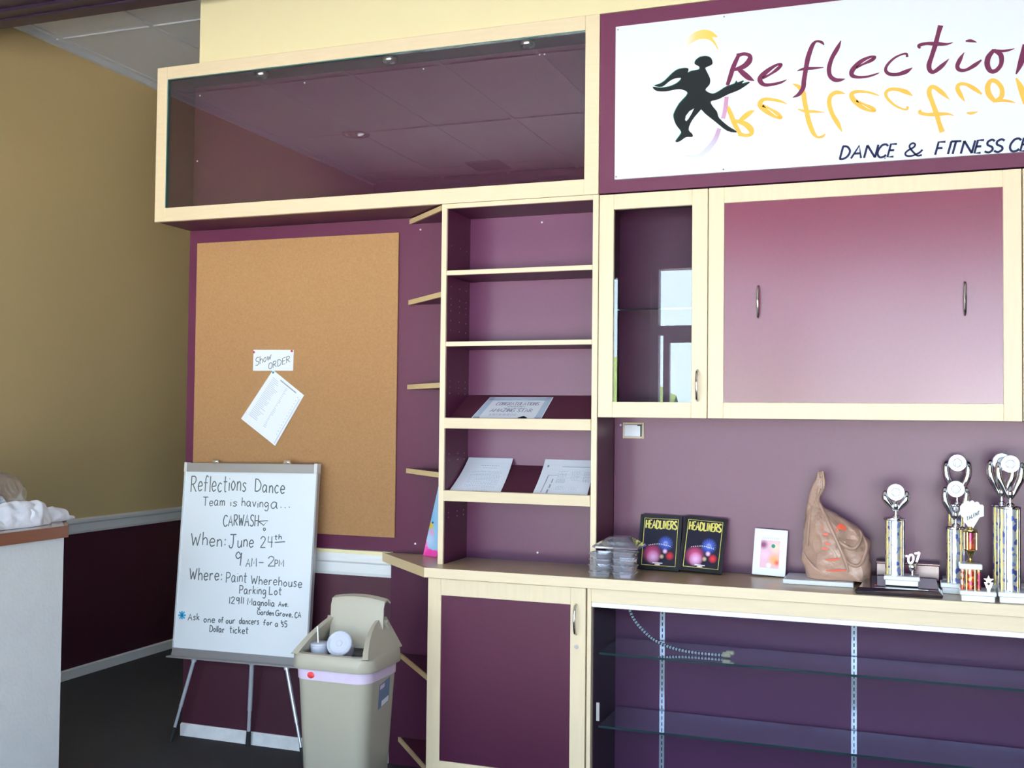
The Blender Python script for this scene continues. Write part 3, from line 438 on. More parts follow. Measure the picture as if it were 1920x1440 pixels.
# ceiling fittings that show in the glass
t = thing('ceiling_downlight', (-2.05, -2.99, CEIL), 'round recessed ceiling downlight with white ring', 'ceiling light')
ring = MB()
ring.loft([[(-2.05+r*math.cos(a*PI/16), -2.99+r*math.sin(a*PI/16), CEIL+z) for a in range(32)] for r, z in ((.080, 0), (.105, -.002), (.100, -.010), (.078, -.010), (.070, -.002), (.080, 0))], caps=False)
ring.build('trim_ring', 'track_white', t, True)
MB().lathe([(.070, -.003), (.045, -.018), (.02, -.024), (.001, -.025)], (-2.05, -2.99, CEIL)).build('lens', 'steel', t, True)
t = thing('ceiling_vent', (-1.48, -4.20, CEIL), 'square white ceiling vent near the shop window', 'vent')
MB().box(-1.63, -1.33, -4.35, -4.05, CEIL-.014, CEIL-.0005, .004).build('frame', 'track_white', t)
v = MB()
for k in range(7): v.box(-1.60, -1.36, -4.32+.036*k, -4.31+.036*k, CEIL-.020, CEIL-.012)
v.build('slats', 'alu', t)

# ================================================================== cabinets and panels
def frame(mb, x0, x1, z0, z1, w, y0, y1, bev=0.0015, wr=None):     # mitred-look door frame of four rails
    wr = wr or (w, w, w, w)
    l, r, b_, t_ = wr
    mb.box(x0, x0+l, y0, y1, z0, z1, bev).box(x1-r, x1, y0, y1, z0, z1, bev).box(x0+l, x1-r, y0, y1, z0, z0+b_, bev).box(x0+l, x1-r, y0, y1, z1-t_, z1, bev)
    return mb
def screws(parent, pts, y, r=0.0045):
    for x, z in pts: MB().cyl((x, y, z), (x, y-.003, z), r, r*.8, 10).build('screw', 'screw_white', parent, True)
def bow_handle(parent, x, zc, L=0.112, y=0.0, mat='nickel'):
    pts = [(x, y-.001, zc-L/2), (x, y-.014, zc-L/2+.006)]+[(x, y-.016-.012*math.sin(PI*k/8), zc-L/2+.008+(L-.016)*k/8) for k in range(9)]+[(x, y-.014, zc+L/2-.006), (x, y-.001, zc+L/2)]
    MB().tube(pts, 0.0048, 8).build('handle', mat, parent, True)

# purple laminate panel that carries the cork board
lp = thing('laminate_panel', (-0.86, YB, 0.918), 'purple laminate wall panel around the cork board', 'wall panel')
MB().box(-1.432, -0.002, YB-.004, YB+.001, .918, 2.384).build('panel', 'purple', lp)
screws(lp, [(-0.218, 2.334), (-0.223, 0.959)], YB-.004)

# upper display case
X0, X1, Z0, Z1 = -1.434, 0.664, 2.386, 3.0955
uc = thing('display_case', (-0.385, 0.13, Z0), 'long glass-fronted purple display case with maple frame, above the cork board', 'display case')
MB().box(X0+.004, X1, .021, YB, Z0+.002, Z0+.020).box(X0+.004, X1, .021, YB, Z1-.020, Z1).box(X0+.004, X0+.022, .021, YB, Z0+.020, Z1-.020).box(X1-.018, X1, .021, YB, Z0+.020, Z1-.020).build('carcass', 'purple', uc)
MB().box(X0+.022, X1-.018, YB-.012, YB, Z0+.020, Z1-.020).build('back_panel', 'purple', uc)
fr = frame(MB(), X0, X1, Z0, Z1, .057, 0.0, .020, wr=(.056, .058, .062, .057)).build('frame', 'maple', uc)
gp = MB().box(X0+.050, X1-.052, .008, .013, Z0+.056, Z1-.051).build('glass_pane', 'glass_pane', uc)
MB().box(X0+.056, X0+.060, .002, .020, Z0+.062, Z1-.057).box(X0+.056, X1-.058, .002, .020, Z1-.061, Z1-.057).build('glass_edge', 'glass_edge', uc)
for x in (-0.965, -0.317, 0.317):
    pk = MB().lathe([(.034, 0), (.036, -.012), (.030, -.026), (.026, -.020), (.001, -.020)], (x, .135, Z1-.020)).build('spot_light', 'nickel', uc, True)
screws(uc, [(-1.384, 3.035), (-.811, 3.041), (-.21, 3.044), (.330, 3.049), (.352, 3.049), (-1.392, 2.72)], YB-.012, .004)

# header panel behind the sign
hp = thing('header_panel', (2.1, 0.1, 2.384), 'purple laminate panel framing the white sign', 'wall panel')
MB().box(.666, 5.1, .002, .022, 2.387, 3.0935, .001).build('panel', 'purple', hp)
MB().box(.666, 5.1, .022, YB, 2.40, 2.418).box(.666, .684, .022, YB, 2.418, 3.08).build('carcass', 'purple', hp)

# bookcase
bc = thing('bookcase', (0.333, 0.13, .914), 'tall open purple bookcase with maple edges, standing on the counter', 'bookcase')
BR = .666; BT = 2.384
MB().box(.0, .023, .012, YB-.004, .914, BT).build('side_panel', 'purple', bc)
MB().box(BR-.023, BR, .012, YB-.004, .914, BT).build('side_panel', 'purple', bc)
MB().box(.023, BR-.023, .012, YB-.004, BT-.019, BT).build('top_panel', 'purple', bc)
MB().box(.023, BR-.023, YB-.012, YB-.004, .914, BT-.019).build('back_panel', 'purple_sheen', bc)
MB().box(.0, .023, -.001, .012, .914, BT, .001).build('edge_strip', 'maple_upright', bc)
MB().box(BR-.023, BR, -.001, .012, .914, BT, .001).build('edge_strip', 'maple_upright', bc)
MB().box(.023, BR-.023, -.001, .012, BT-.019, BT, .001).build('edge_strip', 'maple', bc)
for z in (2.110, 1.819):
    s_ = MB().box(.024, BR-.024, .012, YB-.013, z-.019, z).build('shelf', 'purple', bc)
    MB().box(.024, BR-.024, -.001, .012, z-.019, z, .001).build('edge_strip', 'maple', s_)
for zf, zb in ((1.490, 1.607), (1.196, 1.313)):                    # two sloping display shelves with a lip
    s_ = MB().loft([[(x, .014, zf-.018), (x, YB-.013, zb-.018), (x, YB-.013, zb), (x, .014, zf)] for x in (.024, BR-.024)]).build('sloping_shelf', 'purple_paint', bc)
    MB().prism([(-.003, zf-.024), (.014, zf-.022), (.016, zf+.014), (.002, zf+.020), (-.009, zf+.018)], lambda a, b: (.024, a, b), lambda a, b: (BR-.024, a, b)).build('lip', 'maple', s_)
pins = [(y, z) for y in (.05, .14, .21) for z in (2.22, 2.05, 2.00, 1.975, 1.95, 1.91, 1.87, 1.66, 1.635, 1.61, 1.36, 1.335, 1.12, 1.10)]
ph = MB()
for y, z in pins: ph.cyl((.0225, y, z), (.0240, y, z), .0022, seg=8)
ph.build('shelf_pin_holes', 'alu', bc)
screws(bc, [(.348, 2.335), (.343, .951)], YB-.012)

# end shelves: triangular shelves running from the bookcase back to the wall
def tri_shelf(parent, z, t, y0, xl, yw, xr=-.001):
    o = MB().prism([(xr, y0+.012), (xr, yw), (xl+.012, yw)], lambda a, b: (a, b, z-t), lambda a, b: (a, b, z)).build('shelf', 'purple', parent)
    dx, dy = xl-xr, yw-y0; L_ = math.hypot(dx, dy); nx, ny = dy/L_, -dx/L_
    if ny > 0: nx, ny = -nx, -ny
    q = .010
    MB().prism([(xr, y0), (xl, yw), (xl+q*1.2, yw), (xr, y0+q*1.2)], lambda a, b: (a, b, z-t), lambda a, b: (a, b, z)).build('edge_strip', 'shelf_edge', o)
es = thing('end_shelf_unit', (-.1, .2, 1.26), 'four triangular maple-edged shelves on the left side of the bookcase', 'shelf')
for z in (2.381, 2.024, 1.652, 1.286): tri_shelf(es, z, .021, .0, -.272, YB-.005)
le = thing('end_shelf_unit', (-.1, .1, .1), 'triangular purple corner shelves under the counter end, behind the grey bin', 'shelf')
MB().box(-.335, -.003, YB-.010, YB+.003, .0, .874).build('back_panel', 'purple', le)
for z in (.482, .120): tri_shelf(le, z, .019, -.085, -.29, YB-.011)
screws(le, [(-.12, .22)], YB-.010)

# counter top with its cut corner at the left
ct = thing('counter_top', (1.5, .07, .876), 'long maple counter top with angled left end', 'counter')
MB().prism([(-.006, -.1166+.004), (5.1, -.1166+.004), (5.1, YB-.001), (-.388, YB-.001)], lambda a, b: (a, b, .878), lambda a, b: (a, b, .914)).build('top', 'counter_laminate', ct)
MB().box(-.006, 5.1, -.1166, -.1126, .876, .9145, .001).build('front_edge', 'maple', ct)
MB().prism([(-.006, -.1166), (-.392, YB-.001), (-.386, YB-.001), (-.004, -.1126)], lambda a, b: (a, b, .876), lambda a, b: (a, b, .9145)).build('angled_edge', 'shelf_edge', ct)

# base cabinet with door
FY = -.092
b = thing('base_cabinet', (.32, .08, 0), 'base cabinet with maple-framed purple door below the bookcase', 'cabinet')
MB().box(.002, .018, FY+.021, YB-.011, .0, .874).box(.642, .658, FY+.021, YB, 0, .874).box(.018, .642, YB-.012, YB, .0, .874).box(.018, .642, FY+.021, YB-.012, .09, .108).build('carcass', 'purple', b)
d_ = frame(MB(), .001, .654, .095, .872, .06, FY, FY+.019, wr=(.057, .060, .062, .066)).build('door', 'maple_upright', b)
MB().box(.050, .602, FY+.006, FY+.014, .15, .814).build('panel', 'purple', d_)
bow_handle(d_, .617, .752, .112, FY)
MB().cyl((.619, FY, .650), (.619, FY-.004, .650), .009, .008, 16).build('lock', 'steel', d_, True)

# lower display cabinet
dc = thing('display_cabinet', (2.0, .08, 0), 'glass-fronted display cabinet below the counter, with glass shelves', 'display cabinet')
MB().box(.660, .676, FY, YB, 0, .875, .001).build('stile', 'maple_upright', dc)
MB().box(.676, 5.1, FY, FY+.019, .822, .875, .001).build('top_rail', 'maple', dc)
MB().box(.677, 5.1, FY-.001, FY+.030, .803, .822, .002).build('sliding_track', 'track_white', dc)
MB().box(.677, 5.1, YB-.008, YB+.003, .06, .874).build('back_panel', 'purple_case', dc)
MB().box(.676, .680, FY+.032, YB-.009, .06, .80).build('side_panel', 'purple', dc)
MB().box(.677, 5.1, FY+.005, YB-.009, .04, .058).build('bottom_panel', 'purple', dc)
for x0, x1, y in ((.679, 2.38, FY+.018), (2.34, 4.10, FY+.008)):
    gd = MB().box(x0, x1, y, y+.005, .059, .803).build('sliding_door', 'glass_door', dc)
    if x0 < 1: MB().box(.694, .707, y-.003, y, .376, .445, .001).build('finger_pull', 'alu', gd)
for z in (.630, .356):
    sh_ = MB().box(.70, 2.9, FY+.030, YB-.03, z-.008, z).build('glass_shelf', 'glass_shelf', dc)
    MB().box(.70, 2.9, FY+.0285, FY+.030, z-.008, z).build('edge', 'glass_edge', sh_)
for x in (.873, 1.604, 2.33):
    st = MB().box(x-.010, x+.010, YB-.013, YB-.008, .09, .80).build('shelf_standard', 'track_white', dc)
    sl = MB()
    for k in range(30): sl.box(x-.002, x+.002, YB-.0136, YB-.0128, .10+.0235*k, .114+.0235*k)
    sl.build('slots', 'rubber', st)
    for z in (.630, .356):
        MB().prism([(YB-.013, z-.009), (YB-.22, z-.009), (YB-.22, z-.014), (YB-.05, z-.032), (YB-.013, z-.040)], lambda a, b, x=x: (x-.0015, a, b), lambda a, b, x=x: (x+.0015, a, b)).build('bracket', 'steel', st)
screws(dc, [(1.36, .585), (2.05, .60)], YB-.008, .003)

# upper cabinets
def upper(x0, x1, ix0, ix1, label, glass):
    c = thing('wall_cabinet', ((x0+x1)/2, .13, 1.517), label, 'cabinet')
    zb, zt = 1.517, 2.381
    MB().box(x0+.002, x0+.018, .022, YB, zb, zt).box(x1-.018, x1-.002, .022, YB, zb, zt).box(x0+.018, x1-.018, .022, YB, zb, zb+.018).box(x0+.018, x1-.018, .022, YB, zt-.018, zt).build('carcass', 'purple', c)
    MB().box(x0+.018, x1-.018, YB-.012, YB, zb+.018, zt-.018).build('back_panel', 'purple_sheen', c)
    d = frame(MB(), x0+.001, x1-.001, zb, zt, .06, 0, .020, wr=(ix0-x0-.001, x1-.001-ix1, .060, .059)).build('door', 'maple_upright', c)
    if glass:
        MB().box(ix0-.006, ix1+.006, .007, .012, zb+.054, zt-.053).build('glass_pane', 'glass_pane', d)
        MB().box(x0+.020, x1-.020, .035, YB-.014, 1.932, 1.938).build('glass_shelf', 'glass_shelf', c)
    else:
        MB().box(ix0-.004, ix1+.004, .005, .013, zb+.056, zt-.055).build('panel', 'purple_door', d)
    return c, d
c1, d1 = upper(.668, 1.0915, .727, 1.0315, 'narrow wall cabinet with clear glass door and maple frame', True)
bow_handle(d1, 1.0555, 1.640, .114)
c2, d2 = upper(1.0925, 2.1625, 1.152, 2.103, 'wide wall cabinet with purple panel door and two handles', False)
bow_handle(d2, 1.278, 1.949, .114, .005); bow_handle(d2, 1.982, 1.941, .112, .005)
c3, d3 = upper(2.1635, 2.60, 2.2235, 2.540, 'wall cabinet at the right edge, only a maple sliver showing', True)

# wall behind the counter goods
np_ = thing('laminate_panel', (2.5, YB, .916), 'purple laminate back wall behind the trophies', 'wall panel')
MB().box(.668, 5.1, YB-.004, YB+.001, .915, 1.516).build('panel', 'purple_sheen', np_)
screws(np_, [(.693, 1.487)], YB-.004, .005)
ob = thing('outlet_box', (.747, YB-.004, 1.432), 'small white outlet box cover under the glass wall cabinet', 'outlet')
frame(MB(), .703, .792, 1.433, 1.498, .008, YB-.010, YB-.004).build('surround', 'tan_block', ob)
MB().box(.711, .784, YB-.012, YB-.004, 1.441, 1.488, .002).build('cover', 'screw_white', ob)
MB().box(.777, .783, YB-.0135, YB-.012, 1.441, 1.486).box(.765, .783, YB-.0135, YB-.012, 1.484, 1.489).build('gap', 'rubber', ob)

# cable hanging inside the display cabinet
cb = thing('cable', (.972, .05, .80), 'braided silver cable with plug hanging in the display cabinet', 'cable')
cp = smooth_pts([(.757, .10, .805), (.775, .10, .769), (.80, .095, .727), (.855, .08, .680), (.918, .055, .655), (1.015, .034, .640), (1.15, .030, .638)], 6)
MB().tube(cp, .0055, 8).build('sleeve', 'conduit', cb, True)
rb = MB(); acc = 0.0
for i in range(len(cp)-1):
    a_, b_ = Vector(cp[i]), Vector(cp[i+1]); L_ = (b_-a_).length; p = -acc
    while p+.0125 <= L_+.0001:
        p += .0125
        if p >= 0: rb.cyl(a_.lerp(b_, p/L_), a_.lerp(b_, (p+.0040)/L_), .0063, seg=8)
    acc = L_-p
rb.build('braid', 'rubber', cb, True)
MB().box(1.148, 1.180, .020, .040, .632, .652, .004).box(1.160, 1.192, .024, .036, .642, .658, .004).build('plug', 'plug', cb)

# ================================================================== cork board and what is pinned to it
ck = thing('cork_board', (-.852, .254, .980), 'large cork notice board on the purple wall', 'notice board')
MB().box(-1.384, -.320, .250, .2586, .980, 2.326, .0015).build('cork', 'cork', ck)
for x, z in ((-1.368, 2.310), (-.334, 2.312), (-1.368, .996), (-.334, .996)): MB().lathe([(.007, 0), (.006, .003), (.003, .005)], (0, 0, 0), 12).build('pin', 'steel', ck).matrix_local = Matrix.Translation(Vector((x, .250, z))-ck.location) @ Matrix.Rotation(PI/2, 4, 'X')
def on_cork(y): return (lambda a, b: (a, y, b))
cd = thing('show_order_card', (-.95, .249, 1.717), 'white card reading Show Order, pinned to the cork board', 'card')
MB().prism([(-1.059, 1.717), (-.845, 1.716), (-.843, 1.811), (-1.057, 1.814)], on_cork(.2495), on_cork(.2475)).build('card', 'paper', cd)
k = MB(); ink(k, text_strokes('Show', -1.046, 1.738, -.962, 1.770, .037, .12)+text_strokes('ORDER', -.975, 1.722, -.862, 1.756, .029, .14), .0030, on_cork(.2476), on_cork(.2469)); k.build('writing', 'marker', cd)
for x, z in ((-1.054, 1.803), (-.852, 1.806)): MB().ball((x, .245, z), .0055, sub=2).build('push_pin', 'pin_red', cd, True)
sh = thing('schedule_sheet', (-.95, .247, 1.371), 'white printed sheet pinned askew below the show order card', 'paper')
T, R_, B, L_ = Vector((-.950, 0, 1.720)), Vector((-.784, 0, 1.604)), Vector((-.931, 0, 1.371)), Vector((-1.118, 0, 1.494))
def sheet(y):
    return lambda s, t: tuple(T.lerp(R_, s).lerp(L_.lerp(B, s), t)+Vector((0, y-.012*max(0, s-.85)*t, 0)))
p = MB(); gr = [[sheet(.2465)(s/8, t/8) for t in range(9)] for s in range(9)]
p.loft(gr, caps=False, closed=False); p.loft([[(a, b+.0008, c) for a, b, c in r] for r in gr], caps=False, closed=False); p.build('page', 'paper', sh)
pf = MB(); pb = MB(); random.seed(3)
for i in range(26):
    t = .10+.030*i
    for s0, s1, mb in ((.10, .10+random.uniform(.14, .30), pf), (.52, .52+random.uniform(.03, .08), pf), (.885, .90, pb)):
        if mb is pb and i % 2: continue
        mb.ribbon([(s0, t, .010), (s1, t, .010)], sheet(.2462), sheet(.2457))
pb.ribbon([(.30, .055, .022), (.80, .055, .022)], sheet(.2462), sheet(.2457)); pf.ribbon([(.955, .10, .012), (.955, .97, .012)], sheet(.2445), sheet(.244))
pf.build('fine_print', 'print_faint', sh); pb.build('print', 'print_grey', sh)
MB().ball((-.947, .242, 1.708), .0055, sub=2).build('push_pin', 'pin_blue', sh, True)

# ================================================================== easel with whiteboard
EO = Vector((-1.4087, .1605, 0)); ED = Vector((.99706, -.07658, 0)).normalized(); EV = Vector((.004675, .06087, .99814)).normalized(); EN = ED.cross(EV).normalized()*1
if EN.y > 0: EN = -EN
def E(w): return lambda u, v: tuple(EO+u*ED+v*EV+w*EN)
ez = thing('easel', (EO.x+.37, EO.y, 0), 'whiteboard easel with handwritten carwash notice on three metal legs', 'easel')
MB().prism([(-.011, .425), (.737, .448), (.741, 1.258), (-.004, 1.246)], E(-.006), E(.006)).build('whiteboard', 'board_white', ez)
MB().prism([(-.0005, 1.244), (.738, 1.257), (.7405, 1.297), (.0, 1.285)], E(-.010), E(.014)).build('clamp_bar', 'alu', ez)
for a, b in ((-.006, .006), (.728, .744)):
    s0 = MB().prism([(a, 1.243+.017*a), (b, 1.243+.017*b), (b, 1.288+.017*b), (a, 1.288+.017*a)], E(-.012), E(.017)).build('end_cap', 'track_white', ez)
MB().prism([(-.017, .400), (-.009, .400), (-.001, 1.246), (-.009, 1.246)], E(-.010), E(.010)).build('side_frame', 'track_white', ez)
MB().prism([(.732, .445), (.741, .445), (.745, 1.258), (.737, 1.258)], E(-.010), E(.010)).build('side_frame', 'alu', ez)
MB().prism([(-.022, .386), (.742, .412), (.741, .450), (-.012, .427)], E(-.012), E(.012)).prism([(-.020, .386), (.741, .412), (.741, .418), (-.020, .392)], E(.010), E(.045)).build('tray', 'alu', ez)
for u in (.168, .572):
    v0 = 1.287+.017*u
    MB().prism([(u-.020, v0), (u+.020, v0), (u+.016, v0+.014), (u-.016, v0+.014)], E(-.006), E(.006)).cyl(E(.012)(u, v0+.006), E(-.012)(u, v0+.006), .007, seg=12).build('clip', 'steel', ez, True)
def leg(top, foot, r=.0085):
    top, foot = Vector(top), Vector(foot); d_ = (top-foot).normalized(); q = foot+d_*.07; mid = foot.lerp(top, .42)
    o = MB().cyl(foot+d_*.015, mid, r*.78, seg=14).cyl(mid, top, r, seg=14).build('leg', 'leg_metal', ez, True)
    MB().cyl(foot, q, r*1.15, r*.95, 14).build('rubber_foot', 'rubber', o, True)
    MB().cyl(top-d_*.012, top+d_*.02, r*1.5, seg=12).build('socket', 'track_white', o, True)
leg(E(-.004)(.106, .385), E(0)(.0, 0.0)); leg(E(-.004)(.622, .402), E(0)(.744, .002)); leg(E(-.03)(.414, .40), (-1.041, .236, .002), .0105)
random.seed(11)
LINES = [2, 5, 7, 12, 17, 20, 22, 25, 28, 36, 38]; first = 0                # words gathered into the lines they were written in
for last in LINES:
    bs = MB()
    for t, u0, v0, u1, v1, h in BOARD_RUNS[first:last]: ink(bs, text_strokes(t, u0, v0, u1, v1, h, .17, .05), (.0052 if h > .05 else .0043), E(.0059), E(.0068))
    if first <= 7 < last or last == 12:
        for s_ in (BOARD_MARKS[:2] if last != 12 else BOARD_MARKS[2:]): bs.ribbon([(a, b, .0045) for a, b in (smooth_pts(s_, 4) if len(s_) == 6 else s_)], E(.0059), E(.0068))
    elif last == 7:
        for s_ in BOARD_MARKS[:2]: bs.ribbon([(a, b, .0045) for a, b in (smooth_pts(s_, 4) if len(s_) == 6 else s_)], E(.0059), E(.0068))
    bs.build('handwriting', 'marker', ez); first = last
bs = MB()
for s_ in BOARD_STAR: bs.ribbon([(a, b, .008) for a, b in s_], E(.0059), E(.0068))
bs.build('asterisk', 'marker_blue', ez)

# ================================================================== the white sign
sg = thing('sign', (2.0, -.01, 2.436), 'white sign with purple brush lettering, its orange mirror image and a black dancer', 'sign')
def S(y): return lambda a, b: (a, y, b)
MB().box(.731, 3.62, -.010, .002, 2.436, 3.033, .001).build('board', 'sign_white', sg)
for nm, data, mt, ys in (('mirrored_lettering', SIGN_MIRROR, 'letter_orange', (-.0101, -.0108)), ('lettering', SIGN_LETTERS, 'letter_purple', (-.0101, -.0114))):
    k = MB()
    for i, s_ in enumerate(data): k.ribbon([(a, b, c*1.12) for a, b, c in smooth_pts(s_, 6)], S(ys[0]), S(ys[1]-.00006*i))
    k.build(nm, mt, sg)
k = MB()
for s_ in SIGN_ARC: k.ribbon(smooth_pts(s_, 8), S(-.0101), S(-.0111))
k.build('purple_arc', 'print_arc', sg)
MB().prism(smooth_pts(SIGN_CRESCENT+SIGN_CRESCENT[:1], 3)[:-1], S(-.0101), S(-.0109)).build('orange_crescent', 'print_crescent', sg)
dn = smooth_pts(SIGN_DANCER+SIGN_DANCER[:1], 3)[:-1]
MB().prism([(a-.0022, b+.0018) for a, b in dn], S(-.0101), S(-.0116)).build('dancer_rim', 'dancer_teal', sg)
MB().prism(dn, S(-.0102), S(-.0124)).build('dancer', 'dancer_black', sg)
MB().prism(SIGN_GAP, S(-.0102), S(-.0128)).build('dancer_gap', 'sign_white', sg)
k = MB()
for ch, x0, z0, x1, z1, h in SIGN_CAPTION:
    st, w_ = glyph(ch)
    w_ = max(w_, .1)
    for s_ in st:
        sc_ = (x1-x0) if w_ > .2 else .02
        pts = [(x0+a/w_*sc_+.26*b*h, z0+(z1-z0)*a/w_+b*h) for a, b in s_]
        k.ribbon([(a, b, .0074 if ch != '&' else .0064) for a, b in pts], S(-.0101), S(-.0112))
k.build('caption', 'letter_navy', sg)
for x, z in ((.741, 3.020), (.738, 2.446), (1.15, 3.022), (1.72, 3.022), (1.15, 2.446), (1.72, 2.446)): MB().cyl((x, -.0101, z), (x, -.0125, z), .0028, seg=10).build('screw', 'nickel', sg)

# ================================================================== papers on the sloping shelves
def shelf_paper(name, bl, br, tr, tl, label, rise, plane, parts):
    """bl..tl are (x, y, z); the sheet bends upward toward its top edge by following the profile 'rise'."""
    base = [(bl[i]+br[i])/2 for i in range(3)]
    t = thing(name, base, label, 'paper')
    def at(off):
        def f(s, q):
            a = Vector(bl).lerp(Vector(br), s); b = Vector(tl).lerp(Vector(tr), s); p_ = a.lerp(b, q)
            return (p_.x, p_.y-off*.4, plane[0]+(plane[1]-plane[0])*(p_.y-.014)/.236+rise*q**3+off)
        return f
    g_ = [[at(.0012)(s/6, q/10) for q in range(11)] for s in range(7)]
    MB().loft(g_, caps=False, closed=False).loft([[(x, y, z-.0006) for x, y, z in r] for r in g_], caps=False, closed=False).build('page', 'paper', t)
    for nm, mt, strokes in parts:
        k = MB()
        for s_ in strokes: k.ribbon(s_, at(.0016), at(.0020))
        k.build(nm, mt, t)
    return t
random.seed(5)
def rows(s0, s1, q0, q1, n, w, dash=0.0):
    out = []
    for i in range(n):
        q = q0+(q1-q0)*i/max(1, n-1)
        if dash:
            s_ = s0
            while s_ < s1-.01:
                e = min(s1, s_+random.uniform(.3, 1.0)*dash); out.append([(s_, q, w), (e, q, w)]); s_ = e+.3*dash
        else: out.append([(s0, q, w), (s1-random.uniform(0, .06), q, w)])
    return out
cert_txt = []
for t_, s0, s1, q, h, w in (('CONGRATULATIONS', .20, .84, .64, .13, .011), ('AMAZING STAR', .19, .80, .36, .13, .013)):
    cert_txt += [[(a, b, w) for a, b in s_] for s_ in text_strokes(t_, s0, q, s1, q, h, .18)]
cert_txt += rows(.40, .66, .58, .58, 1, .016, .05)+rows(.36, .70, .52, .52, 1, .016, .05)+rows(.22, .62, .27, .22, 2, .014, .05)
bord = [[(.02, .5, .0), (.02, .5, .0)]]
bord = [[(.055, .02, .085), (.055, .98, .085)], [(.945, .02, .085), (.945, .98, .085)], [(.02, .90, .12), (.98, .90, .12)]]
curl = []
for cx in (.06, .94):
    for cq in (.90, .10):
        for k in range(7): curl.append([(cx+random.uniform(-.03, .05)*(1 if cx < .5 else -1), cq+random.uniform(-.06, .05), .012), (cx+random.uniform(-.03, .05), cq+random.uniform(-.06, .05), .016)])
seal = [[(.69, .06, .02), (.705, .10, .10), (.73, .12, .16), (.755, .10, .10), (.77, .06, .02)]]
shelf_paper('certificate', (.118, .030, 1.4975), (.423, .030, 1.4975), (.413, .231, 1.593), (.131, .229, 1.593), 'certificate with blue ornamental border on the upper sloping shelf', 0.0, (1.490, 1.607),
            [('border', 'print_border', bord), ('ornament', 'print_grey', curl), ('print', 'print_grey', cert_txt), ('seal', 'dancer_black', seal)])
shelf_paper('letter_sheet', (.030, .030, 1.2035), (.255, .030, 1.2035), (.232, .247, 1.330), (.010+.020, .247, 1.330), 'white letter with centred paragraph, left on the lower sloping shelf', 0.028, (1.196, 1.313),
            [('print', 'print_faint', rows(.22, .86, .66, .20, 13, .013, .05)+rows(.34, .76, .82, .82, 1, .018, .05)+rows(.42, .72, .76, .76, 1, .012, .05)+rows(.44, .76, .07, .07, 1, .018, .06))])
shelf_paper('programme_sheet', (.392, .030, 1.2035), (.618, .030, 1.2035), (.590, .247, 1.329), (.375, .247, 1.331), 'white sheet with columns of print, right on the lower sloping shelf', 0.028, (1.196, 1.313),
            [('print', 'print_faint', rows(.34, .52, .72, .58, 5, .014, .05)+rows(.60, .76, .72, .50, 7, .014, .05)+rows(.84, .97, .72, .46, 7, .016, .05)+rows(.34, .52, .52, .42, 5, .016, .04)+rows(.38, .55, .30, .20, 4, .014, .05)+rows(.62, .80, .30, .20, 4, .014, .05)),
             ('dark_print', 'print_grey', [[(.10, .82, .035), (.10, .87, .035)], [(.16, .62, .010), (.36, .62, .010)], [(.14, .10, .012), (.16, .62, .012)], [(.25, .08, .030), (.25, .20, .030)], [(.26, .24, .03), (.26, .36, .03)], [(.27, .40, .02), (.27, .52, .02)], [(.38, .84, .012), (.95, .84, .012)]])])

# brochure leaning on the bookcase side
br_ = thing('brochure', (-.128, .204, .9145), 'blue and pink brochure leaning against the left side of the bookcase', 'brochure')
BL, BRr, UP = Vector((-.168, .222, .9155)), Vector((-.088, .186, .9155)), Vector((.080, -.016, .32))
nb = (BRr-BL).cross(UP).normalized()*.0022
picture_material('brochure_print', (.30, .52, .74), [(-.02, .16, .06, (.16, .42, .68), .3), (.0, .13, .02, (.62, .48, .05), .4), (.005, .10, .018, (.80, .30, .55), .4), (-.01, .07, .04, (.45, .58, .80), .3), (-.03, .018, .030, (.86, .12, .48), .8), (.0, .004, .032, (.84, .06, .40), .8), (.03, .004, .030, (.84, .08, .42), .8), (-.028, .052, .014, (.90, .22, .55), .7), (.01, .145, .006, (.02, .02, .02), .6)])
MB().loft([[tuple(BL+o), tuple(BRr+o), tuple(BRr+UP+o), tuple(BL+UP+o)] for o in (Vector((0, 0, 0)), -nb)]).build('cover', 'brochure_print', br_)

# ================================================================== things on the counter
CT = .9147
# clear plastic cups in three stacks, a clear lid over them
def cup(cx, cy_, z, w0, w1, h, label, rot=0, tint=None):
    z = CT+(z-CT)*.86; h *= .86
    t = thing('plastic_cup', (cx, cy_, z), label, 'cup', 'clear plastic cups stacked on the counter')
    def sq(w, zz):
        q = w*.72; c, s_ = math.cos(rot), math.sin(rot)
        pts = [(-w, -q), (-q, -w), (q, -w), (w, -q), (w, q), (q, w), (-q, w), (-w, q)]
        return [(cx+a*c-b*s_, cy_+a*s_+b*c, zz) for a, b in pts]
    MB().loft([sq(w0*.94, z+.004), sq(w0, z+.0005), sq(w1, z+h), sq(w1-.0015, z+h), sq(w0-.002, z+.006)], caps=True).build('body', 'clear_plastic', t)
    MB().loft([sq(w1+.0015, z+h-.001), sq(w1+.0025, z+h-.004), sq(w1+.0005, z+h-.006), sq(w1-.001, z+h-.0045), sq(w1+.0015, z+h-.001)], caps=False).build('rim', 'clear_plastic', t)
    return t
ORD = ['lowest', 'second from below', 'third from below', 'fourth from below', 'topmost']
for i, (w0, w1, h) in enumerate(((.037, .041, .027), (.036, .042, .030), (.038, .041, .028), (.035, .042, .026))):
    c_ = cup(.797, -.060, CT+(.0, .0285, .0600, .0895)[i], w0, w1, h, 'clear plastic cup, %s in the stack beside the black plaque' % ('lowest', 'second from below', 'third from below', 'topmost')[i], .06*(-1)**i)
    if i == 0: MB().box(.785, .826, -.090, -.050, CT+.003, CT+.017, .003).build('pink_card', 'liner', c_)
